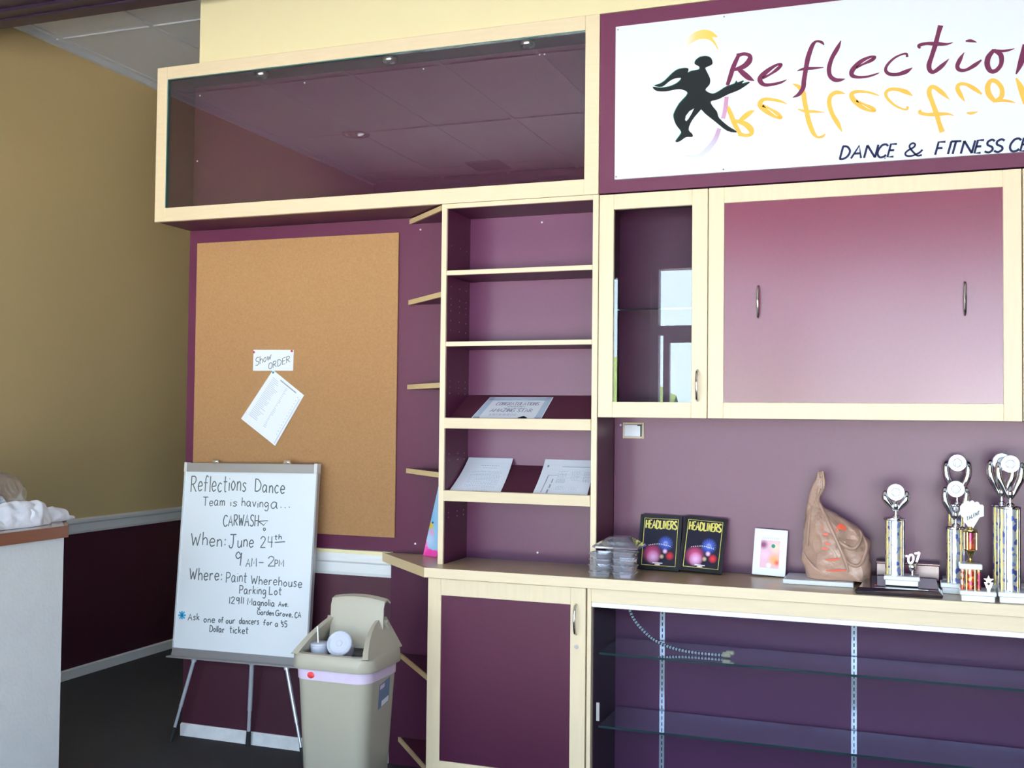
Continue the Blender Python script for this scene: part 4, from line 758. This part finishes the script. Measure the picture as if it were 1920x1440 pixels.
for i, (w0, w1, h) in enumerate(((.035, .040, .028), (.036, .039, .026), (.034, .038, .026), (.033, .036, .024))):
    cup(.704, -.064, CT+(.0, .0295, .0570, .0845)[i], w0, w1, h, 'clear plastic cup, %s in the stack before the bookcase' % ('lowest', 'second from below', 'third from below', 'topmost')[i], .10*(-1)**i)
for i, (w0, w1, h) in enumerate(((.038, .043, .030), (.038, .043, .030), (.038, .043, .030), (.038, .044, .032))):
    cup(.745, .035, CT+(.0, .0315, .0630, .0945)[i], w0, w1, h, 'clear plastic cup, %s in the stack behind the others' % ('lowest', 'second from below', 'third from below', 'topmost')[i])
ld = thing('plastic_dome', (.76, -.01, CT+.110), 'clear plastic dome lying over the cup stacks', 'dome')
def lr(hx, hy, z): return [(.762+a*hx, -.012+b*hy, z) for a, b in ((-1, -.8), (-.8, -1), (.8, -1), (1, -.8), (1, .8), (.8, 1), (-.8, 1), (-1, .8))]
MB().loft([lr(.088, .085, 1.0255), lr(.088, .085, 1.0315), lr(.086, .083, 1.0325), lr(.038, .036, 1.062), lr(.036, .034, 1.064)], caps=True).build('shell', 'clear_plastic', ld)

# leaning boards: basis of a board standing on the counter and leaning on the back wall
def lean(x0, y0, top_y, h, tilt=0.0, z0=CT):
    a = math.asin(min(.9, (top_y-y0)/h)); v = Vector((math.sin(tilt), math.sin(a), math.cos(a)*math.cos(tilt))); u = Vector((math.cos(tilt), 0, -math.sin(tilt)))
    n = u.cross(v).normalized()
    if n.y > 0: n = -n
    O_ = Vector((x0, y0, z0+.168*math.sin(max(0, tilt))))
    return lambda w: (lambda s, t: tuple(O_+s*u+t*v+w*n))
def plaque(x0, y0, ty, w, h, tilt, label):
    L_ = lean(x0, y0, ty, h, tilt); base = (x0+w/2, y0, CT)
    t = thing('award_plaque', base, label, 'plaque', 'black framed plaques on the counter')
    MB().prism([(.0, .0), (w, .0), (w, h), (0, h)], L_(.0), L_(.010)).build('backing', 'black_frame', t)
    k = MB(); q = .011
    for poly in ([(0, 0), (w, 0), (w-q, q), (q, q)], [(w, 0), (w, h), (w-q, h-q), (w-q, q)], [(w, h), (0, h), (q, h-q), (w-q, h-q)], [(0, h), (0, 0), (q, q), (q, h-q)]): k.prism(poly, L_(.010), L_(.015))
    k.build('frame', 'black_frame', t)
    m0, m1, b0, b1 = .017, w-.016, .017, h-.014
    pm = 'fireworks_'+('a' if x0 < .9 else 'b')
    f = lambda s, t_: (L_(0)(s, t_)[0]-base[0], L_(0)(s, t_)[2]-base[2])
    A, Bb, Cc, D, Ee, G = f(w*.34, h*.30), f(w*.64, h*.50), f(w*.76, h*.28), f(w*.48, h*.10), f(w*.64, h*.36), f(w*.57, h*.26)
    picture_material(pm, (.010, .010, .022), [(*Bb, .032, (.05, .10, .55), .15), (*Bb, .012, (.35, .45, .95), .2), (*A, .040, (.55, .08, .22), .1), (A[0]+.004, A[1]-.012, .028, (.75, .45, .75), .1), (*Cc, .018, (.55, .03, .05), .1), (*Ee, .011, (.85, .55, .85), .2), (*G, .010, (.45, .36, .25), .3), (*D, .014, (.75, .30, .30), .1)])
    MB().prism([(m0, b0), (m1, b0), (m1, b1), (m0, b1)], L_(.010), L_(.0112)).build('poster', pm, t)
    k = MB()
    k.ribbon([(m0, b0, .0022), (m1, b0, .0022), (m1, b1, .0022), (m0, b1, .0022), (m0, b0, .0022)], L_(.0112), L_(.0122))
    k.build('gold_border', 'gold_print', t)
    k = MB()
    for s_ in text_strokes('HEADLINERS', m0+.006, h*.755, m1-.005, h*.755, h*.145, .10): k.ribbon([(a, b, .0056) for a, b in s_], L_(.0112), L_(.0120))
    k.build('lettering', 'gold_print', t)
    k = MB(); random.seed(2)
    for i in range(13):
        a = i/12; k.ribbon([(w*(.24+.50*a), h*(.44+.03*math.sin(PI*a)), .0035), (w*(.24+.50*a)+.003, h*(.443+.03*math.sin(PI*a)), .0035)], L_(.0112), L_(.0117))
    k.ribbon([(w*.36, h*.125, .004), (w*.60, h*.125, .004)], L_(.0112), L_(.0117)); k.ribbon([(w*.42, h*.10, .003), (w*.54, h*.10, .003)], L_(.0112), L_(.0117))
    k.build('small_print', 'label_white', t)
    k = MB()
    for i in range(11):
        a = -.4+i*.38; k.ribbon([(w*.64, h*.47, .0016), (w*.64+.030*math.cos(a), h*.47+.036*math.sin(a)*.8, .0006)], L_(.0112), L_(.0115))
    k.build('firework_trails', 'label_blue', t)
    return t
plaque(.784, .190, .244, .168, .217, .015, 'black framed plaque with fireworks picture, nearer the plastic cups')
plaque(.954, .170, .238, .168, .217, .050, 'black framed plaque with fireworks picture, nearer the white photo frame')
L_ = lean(1.232, .205, .246, .176, .035)
pfm = thing('photo_frame', (1.293, .205, CT), 'small white photo frame with a pink picture', 'photo frame')
w, h = .124, .176
k = MB(); k.prism([(0, 0), (w, 0), (w, h), (0, h)], L_(0), L_(.008)); k.build('mat_board', 'sign_white', pfm)
k = MB()
for poly in ([(0, 0), (w, 0), (w-.008, .008), (.008, .008)], [(w, 0), (w, h), (w-.008, h-.008), (w-.008, .008)], [(w, h), (0, h), (.008, h-.008), (w-.008, h-.008)], [(0, h), (0, 0), (.008, .008), (.008, h-.008)]): k.prism(poly, L_(.008), L_(.011))
k.build('frame', 'sign_white', pfm)
f = lambda s, t_: (L_(0)(s, t_)[0]-1.293, L_(0)(s, t_)[2]-CT)
picture_material('pink_picture', (.82, .52, .60), [(*f(.036, .118), .020, (.22, .06, .16), .3), (*f(.045, .08), .022, (.92, .60, .80), .2), (*f(.085, .110), .030, (.95, .70, .55), .2), (*f(.080, .062), .030, (.90, .42, .16), .2), (*f(.090, .052), .014, (.80, .10, .06), .1), (*f(.060, .040), .012, (.95, .85, .88), .5), (*f(.073, .115), .0085, (.01, .22, .14), .7)])
MB().prism([(.026, .028), (.098, .028), (.098, .134), (.026, .134)], L_(.008), L_(.0088)).build('picture', 'pink_picture', pfm)
k = MB()
for i in range(9): k.ribbon([(.030+.0075*i, .138, .0022), (.034+.0075*i, .147-.0005*(i % 3), .0014)], L_(.008), L_(.0086))
k.build('caption', 'print_faint', pfm)

# white slab under the carrier bag
sl = thing('marble_slab', (1.487, .145, CT), 'flat white slab under the brown carrier bag', 'slab')
MB().box(1.364, 1.612, .046, .236, CT, .931, .002).build('slab', 'marble_white', sl)

# brown carrier bag
bg = thing('carrier_bag', (1.50, .13, .9318), 'crumpled brown plastic carrier bag with red print', 'bag')
SLC = [(84, 362, 438, .007), (130, 350, 446, .010), (200, 325, 455, .013), (300, 285, 448, .017), (400, 258, 398, .021), (480, 236, 402, .026), (540, 224, 450, .032), (590, 214, 560, .044), (640, 209, 640, .054), (700, 204, 745, .064), (780, 196, 862, .074), (870, 188, 930, .080), (950, 185, 1006, .085), (1050, 176, 980, .085), (1150, 166, 986, .082), (1220, 170, 1000, .080), (1300, 205, 1000, .076), (1380, 225, 990, .070), (1408, 232, 980, .066)]
def bX(u): return 1.492+(u-400)*2.97e-4
def bZ(v): return max(.932, 1.326-(v-84)*2.97e-4)
BCY = .138
def bag_ring(v, u0, u1, d):
    c, hw = (bX(u0)+bX(u1))/2, (bX(u1)-bX(u0))/2; z = bZ(v); out = []
    for k in range(56):
        a = 2*PI*k/56; ca, sa = math.cos(a), math.sin(a)
        e = .85; x = c+hw*math.copysign(abs(ca)**e, ca); y = BCY+d*math.copysign(abs(sa)**e, sa)
        u_ = (x-1.492)/2.97e-4+400; th = math.atan2(u_-395, max(20, v-430)); rad = min(1, math.hypot(u_-395, v-430)/500)
        q = Vector((x*13, y*13, z*13)); n1 = noise.noise(q); n2 = noise.noise(q*2.7)
        fold = 1-2*abs(math.sin(th*5.2+1.5*n1)) + .6*(1-2*abs(math.sin(th*11+z*22+2.2*n2)))      # creases running out from the knotted neck
        amp = min(.0085, d*.28)*(.35+.65*rad)
        y += (amp*fold*.75+amp*1.1*n1)*(-1 if sa < 0 else 1)*(.3+abs(sa)); x += .004*min(1, d*30)*(n2+.5*fold*.5)*abs(ca)
        if sa < 0: y += .034*math.exp(-((u_-745)/85)**2-((v-885)/62)**2)*abs(sa)                   # the open mouth of the bag
        out.append((x, min(y, .250), max(z+(.004*noise.noise(Vector((x*30, y*30, 1))) if z > .94 else 0), .9322)))
    return out
mid = smooth_pts([tuple(map(float, s_)) for s_ in SLC], 3)
MB().loft([bag_ring(*s_) for s_ in mid]).build('body', 'brown_plastic', bg, True)
def bag_front(u, v):
    for a, b in zip(mid, mid[1:]):
        if a[0] <= v <= b[0]:
            t_ = (v-a[0])/(b[0]-a[0]); u0, u1, d = (a[i]+(b[i]-a[i])*t_ for i in (1, 2, 3))
            k = max(-1, min(1, (u-(u0+u1)/2)/((u1-u0)/2))); return BCY-d*math.sqrt(max(0, 1-k*k))
    return BCY
def on_bag(off): return lambda u, v: (bX(u), bag_front(u, v)-off, bZ(v))
for pts in ([(380, 470, 24), (440, 580, 40), (520, 740, 46), (610, 920, 34), (680, 1080, 40), (720, 1190, 30), (745, 1290, 16)], [(640, 925, 30), (740, 990, 46), (800, 1000, 44), (855, 950, 40), (890, 860, 30), (862, 790, 14)], [(700, 1140, 20), (790, 1205, 40), (870, 1195, 44), (925, 1090, 40), (950, 960, 30), (885, 830, 14)], [(290, 560, 14), (270, 700, 26), (262, 860, 26), (250, 1010, 14)], [(200, 1080, 12), (250, 1170, 28), (330, 1255, 30), (400, 1300, 14)]):
    pp = smooth_pts(pts, 6)
    MB().tube([on_bag(.007)(u, v) for u, v, w_ in pp], [w_*1.6e-4 for u, v, w_ in pp], 8).build('fold', 'brown_plastic', bg, True)
k = MB()
for pts in ([(600, 800, 24), (640, 740, 60), (690, 770, 50), (700, 790, 20)], [(440, 840, 14), (490, 842, 34), (505, 835, 14)], [(470, 945, 24), (510, 960, 34), (530, 950, 10)], [(420, 1030, 10), (470, 1015, 26), (510, 1025, 12)], [(470, 1155, 8), (560, 1145, 22), (640, 1130, 16)], [(480, 1285, 10), (600, 1275, 24), (720, 1265, 16)], [(430, 740, 8), (445, 790, 16)]):
    k.ribbon(smooth_pts(pts, 4) if len(pts) > 2 else pts, on_bag(.0075), on_bag(.0082))
k.build('red_print', 'red_ink', bg)

# glossy black plaque lying flat
bp_ = thing('flat_plaque', (1.765, .06, CT), 'glossy black plaque lying flat under the single-column trophy', 'plaque')
MB().loft([[(1.628, -.088, CT), (1.906, -.078, CT), (1.898, .166, CT+.012), (1.655, .166, CT+.012)], [(1.622, -.090, CT+.010), (1.909, -.080, CT+.010), (1.901, .170, CT+.022), (1.650, .170, CT+.022)], [(1.635, -.076, CT+.022), (1.896, -.066, CT+.022), (1.890, .160, CT+.033), (1.662, .160, CT+.033)]]).build('board', 'black_gloss', bp_)
MB().box(1.66, 1.89, .120, .160, CT, CT+.012, .001).build('rest', 'black_gloss', bp_)
lb_ = thing('purple_box', (1.793, .218, CT), 'low purple box against the back wall behind the single-column trophy', 'box')
MB().box(1.686, 1.902, .182, .256, CT, .992, .002).build('body', 'purple_door', lb_)
MB().box(1.684, 1.904, .180, .257, .992, .999, .002).build('box_top', 'purple_door', lb_)
MB().box(1.665, 1.862, -.062, -.059, CT+.022, CT+.0226).build('silver_line', 'steel', bp_)
MB().cyl((1.690, -.02, CT+.0235), (1.690, -.02, CT+.0262), .005, seg=14).build('red_dot', 'red', bp_)

# trophies
def column(t, x, y, z0, z1, r, foil='foil_silver', rods=True):
    MB().lathe([(r, z0), (r, z1)], (x, y, 0), 28).build('column', foil, t, True)
    if rods:
        for k, (a, mt) in enumerate(((-2.45, 'gold'), (-1.95, 'chrome'), (-.75, 'gold'), (-.35, 'chrome'), (.8, 'chrome'), (2.2, 'gold'))):
            MB().cyl((x+(r+.001)*math.cos(a), y+(r+.001)*math.sin(a), z0), (x+(r+.001)*math.cos(a), y+(r+.001)*math.sin(a), z1), .0032, seg=8).build('rod', mt, t, True)
    MB().lathe([(r+.003, z1-.003), (r+.006, z1), (r+.006, z1+.004), (r+.002, z1+.007), (.012, z1+.008)], (x, y, 0), 28).build('collar', 'chrome', t, True)
def disk_figure(t, x, y, z0, zc, R, yaw=0.0):
    """stem, two cupped wings and a medallion disk facing the room"""
    MB().lathe([(.013, z0), (.014, z0+.004), (.006, z0+.010), (.005, z0+.022), (.009, z0+.026), (.004, z0+.030)], (x, y, 0), 16).build('stem', 'chrome', t, True)
    zb = z0+.022
    for s_ in (-1, 1):
        pts = [(x+s_*.004, y, zb), (x+s_*R*.62, y+.002, zb+(zc-zb)*.30), (x+s_*R*1.12, y+.002, zb+(zc-zb)*.62), (x+s_*R*1.20, y+.003, zc-R*.15), (x+s_*R*1.10, y+.004, zc+R*.12)]
        pp = smooth_pts(pts, 4); n = len(pp)
        MB().tube(pp, [.0035+.0095*math.sin(PI*min(1, (i+.5)/n*1.05))**1.2 for i in range(n)], 10).build('wing', 'chrome', t, True)
    MB().lathe([(.004, zb), (.010, zb+.012), (.009, zb+.026), (.002, zb+.042)], (x, y-.004, 0), 12).build('bud', 'chrome', t, True)
    b = MB()
    b.cyl((x, y-.002, zc), (x, y-.010, zc), R, R*.98, 32)
    ringp = [[(x+r_*math.cos(a*PI/16), y-.010-d_, zc+r_*math.sin(a*PI/16)) for a in range(32)] for r_, d_ in ((R*.98, 0), (R*.94, .003), (R*.66, .003), (R*.62, 0))]
    b.loft(ringp, caps=False); b.build('medallion', 'medal_silver', t, True)
    MB().box(x-R*.30, x+R*.30, y-.0135, y-.010, zc-R*.36, zc+R*.36, .002).build('emblem', 'marble_white', t)
    b = MB(); b.loft([[(x+r_*math.cos(a*PI/16), y-.0130-d_, zc+r_*math.sin(a*PI/16)) for a in range(32)] for r_, d_ in ((R*.52, -.003), (R*.50, .001), (R*.44, .001), (R*.42, -.003))], caps=False); b.build('ring', 'print_grey', t, True)
def marble(t, x0, x1, y0, y1, z0, z1, step=.005):
    zm = z0+(z1-z0)*.55
    MB().box(x0+step, x1-step, y0+step, y1-step, z0, zm, .002).box(x0, x1, y0, y1, zm, z1, .003).build('base', 'marble_white', t)
ZP = CT+.0272
tA = thing('trophy', (1.775, .02, ZP), 'silver trophy with one short column, standing on the black plaque', 'trophy', 'silver trophies on the counter')
marble(tA, 1.717, 1.835, -.030, .065, ZP, .975)
column(tA, 1.752, .020, .975, 1.168, .0315); disk_figure(tA, 1.756, .020, 1.176, 1.264, .030)
MB().lathe([(.011, .975), (.012, .979), (.005, .984), (.005, .990), (.011, .996), (.013, 1.008), (.009, 1.018)], (1.811, .0, 0), 16).build('figure_cup', 'chrome', tA, True)
k = MB()
for s_ in text_strokes("'07", 1.790, 1.016, 1.834, 1.028, .030, .14): k.ribbon([(a, b, .0062) for a, b in s_], S(-.004), S(.004))
for s_ in (-1, 1): k.tube([(1.811+s_*.004, 0, 1.008), (1.811+s_*.012, 0, 1.014), (1.811+s_*.018, 0, 1.024)], .003, 6)
k.build('year_figure', 'chrome', tA)
tB = thing('trophy', (1.945, .08, CT), 'silver trophy with tall column, left of the fan trophy', 'trophy', 'silver trophies on the counter')
marble(tB, 1.903, 2.000, .040, .125, CT, .952)
column(tB, 1.950, .080, .952, 1.140, .0270); disk_figure(tB, 1.954, .080, 1.148, 1.278, .0295)
tB2 = thing('trophy', (1.955, .195, CT), 'taller silver trophy behind the one left of the fan trophy', 'trophy', 'silver trophies on the counter')
marble(tB2, 1.912, 2.005, .150, .242, CT, .952)
column(tB2, 1.957, .195, .952, 1.212, .0270); disk_figure(tB2, 1.963, .195, 1.220, 1.366, .0310)
tD = thing('trophy', (2.125, -.03, CT), 'tall silver trophy in front at the right picture edge', 'trophy', 'silver trophies on the counter')
marble(tD, 2.078, 2.215, -.095, .020, CT, .951)
column(tD, 2.117, -.035, .951, 1.226, .0320); disk_figure(tD, 2.120, -.035, 1.234, 1.374, .0300)
k = MB(); k.lathe([(.010, .951), (.012, .955), (.005, .960), (.005, .968), (.014, .980), (.016, .992), (.006, 1.002)], (2.176, -.04, 0), 14).ball((2.176, -.04, 1.006), .011, sub=2); k.build('figure_cup', 'chrome', tD, True)
tD2 = thing('trophy', (2.105, .115, CT), 'silver trophy behind the tall one at the right picture edge', 'trophy', 'silver trophies on the counter')
marble(tD2, 2.058, 2.190, .060, .160, CT, .951)
column(tD2, 2.105, .110, .951, 1.222, .0310); disk_figure(tD2, 2.104, .110, 1.230, 1.376, .0310)

tC = thing('trophy', (2.015, -.06, CT), 'small red and gold trophy topped by a white fan of playing-card shape', 'trophy')
tC['label'] = 'small red and gold trophy with a scalloped white fan on top'
marble(tC, 1.960, 2.073, -.106, -.010, CT, .950)
CX, CYY = 1.995, -.050
for dx, dy, mt, r in ((-.026, -.014, 'foil_red', .0060), (.026, -.014, 'foil_red', .0060), (-.013, -.022, 'gold', .0036), (.013, -.022, 'gold', .0036), (-.024, .018, 'gold', .0036), (.024, .018, 'gold', .0036)):
    MB().cyl((CX+dx, CYY+dy, .950), (CX+dx, CYY+dy, 1.018), r, seg=12).build('post', mt, tC, True)
MB().lathe([(.0145, .950), (.0145, 1.018)], (CX, CYY, 0), 20).build('column', 'foil_red', tC, True)
MB().box(CX-.036, CX+.036, CYY-.034, CYY+.032, 1.018, 1.037, .003).build('plate', 'marble_white', tC)
MB().lathe([(.014, 1.037), (.015, 1.041), (.006, 1.047), (.005, 1.056), (.011, 1.068), (.014, 1.080), (.010, 1.084)], (CX, CYY, 0), 18).build('stem', 'gold', tC, True)
MB().lathe([(.0125, 1.084), (.0125, 1.142)], (CX, CYY, 0), 20).build('column', 'foil_red', tC, True)
for dx, dy in ((-.019, -.006), (.019, -.006), (-.010, -.017), (.010, .014)): MB().cyl((CX+dx, CYY+dy, 1.083), (CX+dx, CYY+dy, 1.142), .0036, seg=10).build('rod', 'gold', tC, True)
MB().lathe([(.022, 1.140), (.024, 1.143), (.024, 1.147), (.010, 1.152), (.008, 1.160)], (CX, CYY, 0), 20).lathe([(.020, 1.080), (.022, 1.083), (.012, 1.085)], (CX, CYY, 0), 20).build('collar', 'gold', tC, True)
FAN = [(660, 1070), (585, 965), (490, 860), (500, 760), (405, 670), (395, 370), (440, 300), (480, 270), (540, 245), (570, 190), (620, 160), (680, 185), (700, 205), (735, 165), (780, 145), (830, 170), (855, 215), (900, 190), (945, 185), (990, 215), (1015, 275), (1060, 285), (1110, 285), (1145, 330), (1145, 670), (1010, 720), (930, 870), (810, 1085)]
def fan(y): return lambda u, v: (2.0010+(u-780)*9.85e-5, y, 1.248-(v-150)*9.85e-5)
MB().prism(FAN, fan(-.044), fan(-.056)).build('fan', 'marble_white', tC)
k = MB()
for s_ in text_strokes('TALENT', 600, -850, 1010, -610, 120, .16): k.ribbon([(a, -b, 26) for a, b in s_], fan(-.0561), fan(-.0568))
k.build('fan_lettering', 'marker', tC)
k = MB()
for u, v in ((620, 250), (780, 240), (930, 270)): k.ribbon([(u, v, 8), (u+8, v+160, 8)], fan(-.0561), fan(-.0565))
k.build('fan_grooves', 'print_faint', tC)
k = MB(); stp = []
for i in range(10):
    r_ = .0165 if i % 2 == 0 else .0070; stp.append((2.050+r_*math.sin(i*PI/5), .985+r_*math.cos(i*PI/5)))
k.prism(stp, S(-.070), S(-.078)); k.prism([(2.036, .978), (2.040, .979), (2.050, .967), (2.060, .979), (2.064, .978), (2.055, .955), (2.055, .950), (2.045, .950), (2.045, .955)], S(-.070), S(-.080)); k.build('star_figure', 'gold_pale', tC)

# ================================================================== half wall, cloth and clear bag
hw = thing('half_wall', (-1.40, -2.5, 0), 'white stucco half wall with brown wooden cap', 'half wall'); hw['kind'] = 'structure'
MB().prism([(-1.317, -.646), (-1.62, -.345), (-1.62, -4.40), (-1.317, -4.40)], lambda a, b: (a, b, 0), lambda a, b: (a, b, 1.024)).build('wall', 'stucco', hw)
MB().prism([(-1.303, -.636), (-1.632, -.307), (-1.632, -4.42), (-1.303, -4.42)], lambda a, b: (a, b, 1.024), lambda a, b: (a, b, 1.068)).build('cap', 'cap_edge', hw)
MB().prism([(-1.309, -.655), (-1.626, -.338), (-1.626, -4.41), (-1.309, -4.41)], lambda a, b: (a, b, 1.0675), lambda a, b: (a, b, 1.0700)).build('cap_top', 'cap_top', hw)
def lump(mb, c, r, sub=4, amp=.25, fr=9, zmin=1.0712, seed=0):
    b = MB().ball(c, 1.0, r, sub)
    for v in b.bm.verts:
        d_ = Vector(((v.co.x-c[0])/r[0], (v.co.y-c[1])/r[1], (v.co.z-c[2])/r[2])); q = Vector((v.co.x*fr+seed, v.co.y*fr, v.co.z*fr))
        k_ = 1+amp*(noise.noise(q)+.7*(1-2*abs(noise.noise(q*1.9)))*.6)
        v.co = Vector((c[0]+d_.x*r[0]*k_, c[1]+d_.y*r[1]*k_, max(zmin, c[2]+d_.z*r[2]*k_)))
    me = bpy.data.meshes.new('tmp'); b.bm.to_mesh(me); b.bm.free(); mb.bm.from_mesh(me); bpy.data.meshes.remove(me)
    return mb
cl = thing('white_cloth', (-1.40, -.74, 1.071), 'crumpled white cloth on the half wall cap', 'cloth')
k = MB(); lump(k, (-1.425, -.80, 1.085), (.050, .155, .080), 5, .20, 13); lump(k, (-1.425, -.715, 1.085), (.046, .105, .076), 5, .22, 15, seed=3); lump(k, (-1.42, -.95, 1.078), (.050, .15, .045), 4, .2, 14, seed=8)
k.build('heap', 'cloth_white', cl, True)
k = MB(); lump(k, (-1.470, -.545, 1.082), (.034, .085, .042), 5, .22, 17, seed=5)
k.build('loose_end', 'cloth_white', cl, True)
k = MB(); k.loft([[(-1.485+.012*math.sin(i)*.4+.020*math.cos(a*PI/6)*(1-.10*i), -.490+.020*i, max(1.0712, 1.080-.0015*i+(.014-.0013*i)*math.sin(a*PI/6))) for a in range(12)] for i in range(5)]); k.build('corner', 'cloth_white', cl, True)
cbg = thing('clear_bag', (-1.43, -.93, 1.071), 'clear plastic bag on the half wall behind the cloth', 'bag')
k = MB(); lump(k, (-1.555, -.76, 1.175), (.050, .150, .100), 5, .16, 9, seed=12); k.build('film', 'clear_bag', cbg, True)
fl = thing('wrapped_packet', (-1.43, -.90, 1.10), 'blue and silver wrapped packet in the clear bag', 'packet')
k = MB(); lump(k, (-1.490, -.83, 1.150), (.014, .065, .045), 4, .25, 22, seed=2); k.build('wrapper', 'silver_print', fl, True)

# ================================================================== waste bin
TX, TY = -.172, -.425
def rr(hx, hy, z, r, n=6, ox=0, oy=0):
    out = []
    for cx, cy_, a0 in ((hx-r, hy-r, 0), (-(hx-r), hy-r, PI/2), (-(hx-r), -(hy-r), PI), (hx-r, -(hy-r), 1.5*PI)):
        for k in range(n+1): out.append((TX+ox+cx+r*math.cos(a0+k*PI/2/n), TY+oy+cy_+r*math.sin(a0+k*PI/2/n), z))
    return out
bn = thing('waste_bin', (TX, TY, 0), 'grey beige plastic waste bin with its swing lid pushed open', 'bin')
MB().loft([rr(.118, .105, .0, .04), rr(.122, .108, .006, .045), rr(.152, .136, .590, .055), rr(.154, .138, .600, .055), rr(.150, .134, .600, .053), rr(.118, .104, .02, .04)]).build('body', 'beige_plastic', bn, True)
MB().loft([rr(.1505, .1345, .548, .055), rr(.1530, .1370, .548, .0556), rr(.1545, .1385, .586, .056), rr(.1525, .1365, .588, .055)]).build('liner_edge', 'liner', bn, True)
MB().ball((TX-.075, TY-.1385, .566), .012, (1.3, .25, 1), 2).build('red_tie', 'red', bn, True)
lb = MB().prism([(TY-.03, .455), (TY+.055, .470), (TY+.055, .560), (TY-.03, .545)], lambda a, b: (TX+.118+.0536*b+.0010, a, b-.02), lambda a, b: (TX+.118+.0536*b+.0018, a, b-.02)).build('label', 'label_blue', bn)
MB().prism([(TY-.022, .527), (TY+.012, .532), (TY+.012, .546), (TY-.022, .541)], lambda a, b: (TX+.118+.0536*b+.0018, a, b-.02), lambda a, b: (TX+.118+.0536*b+.0024, a, b-.02)).build('label_tab', 'liner', lb)
MB().prism([(TY-.004, .462), (TY+.050, .472), (TY+.050, .492), (TY-.004, .482)], lambda a, b: (TX+.118+.0536*b+.0018, a, b-.02), lambda a, b: (TX+.118+.0536*b+.0024, a, b-.02)).build('barcode', 'label_white', lb)
# lid: rim, two rising cheeks, back hood, open flap
ld2 = MB().loft([rr(.166, .150, .588, .060), rr(.168, .152, .592, .061), rr(.166, .150, .632, .060), rr(.158, .142, .642, .056), rr(.140, .124, .644, .05), rr(.138, .122, .636, .05), rr(.150, .134, .600, .054)], caps=False).build('lid', 'beige_plastic', bn, True)
def cheek(s_):
    pr_out, pr_in = [], []
    ys = [-.140, -.115, -.08, -.04, 0, .04, .08, .11, .135]
    hs = [.640, .664, .692, .716, .734, .747, .755, .750, .640]
    return MB().loft([[(TX+s_*(.158-.055*((h_-.64)/.11)), TY+y_, h_), (TX+s_*.160, TY+y_, .638), (TX+s_*.132, TY+y_, .638), (TX+s_*(.134-.045*((h_-.64)/.11)), TY+y_, h_-.004)] for y_, h_ in zip(ys, hs)]).build('lid_cheek', 'beige_plastic', bn, True)
cheek(-1); cheek(1)
MB().loft([[(TX+x_, TY+.142-.07*q, .640+.105*q) for x_ in (-.128, .128)]+[(TX+x_, TY+.136-.07*q, .636+.100*q) for x_ in (.128, -.128)] for q in (0, .5, 1)]).build('lid_back', 'beige_plastic', bn, True)
fl_ = []
for i in range(15):
    t_ = i/14; a = -1+2*t_; crown = .012*(1-a*a)
    x_ = TX+.010+.112*a
    fl_.append([(x_, TY+.030+.006*a*a, .640), (x_, TY+.045, .720+.2*crown), (x_, TY+.048, .790+crown), (x_, TY+.058, .815+crown), (x_, TY+.082, .822+crown), (x_, TY+.108, .806+crown), (x_, TY+.104, .800+crown), (x_, TY+.080, .816+crown), (x_, TY+.062, .808+crown), (x_, TY+.054, .786+crown), (x_, TY+.051, .720+.2*crown), (x_, TY+.036+.006*a*a, .640)])
MB().loft(fl_).build('swing_flap', 'beige_plastic', bn, True)
# rubbish showing in the opening
pc = thing('paper_cup', (TX-.03, TY-.075, .60), 'white lidded drink cup lying in the bin opening', 'cup')
q = Matrix.Translation(Vector((TX+.000, TY-.065, .672))) @ Matrix.Rotation(math.radians(62), 4, 'X') @ Matrix.Rotation(math.radians(10), 4, 'Y')
b = MB().lathe([(.030, -.095), (.043, 0), (.040, 0), (.028, -.093)], (0, 0, 0), 28); bmesh.ops.transform(b.bm, matrix=q, verts=b.bm.verts); b.build('cup_wall', 'cup_white', pc, True)
b = MB().lathe([(.044, -.006), (.0475, -.003), (.0475, .004), (.044, .007), (.040, .005), (.036, .002), (.012, .003), (.010, .006), (.001, .006)], (0, 0, 0), 28); bmesh.ops.transform(b.bm, matrix=q, verts=b.bm.verts); b.build('cup_lid', 'cup_white', pc, True)
sc2 = thing('drink_cup', (TX-.105, TY-.055, .58), 'second drink cup with a straw at the left of the bin opening', 'cup')
MB().lathe([(.026, .575), (.034, .655), (.036, .657), (.036, .663), (.030, .666), (.001, .666)], (TX-.098, TY-.040, 0), 24).build('cup_body', 'cup_white', sc2, True)
MB().tube([(TX-.098, TY-.050, .664), (TX-.104, TY-.048, .725)], .0028, 8).build('straw', 'screw_white', sc2, True)
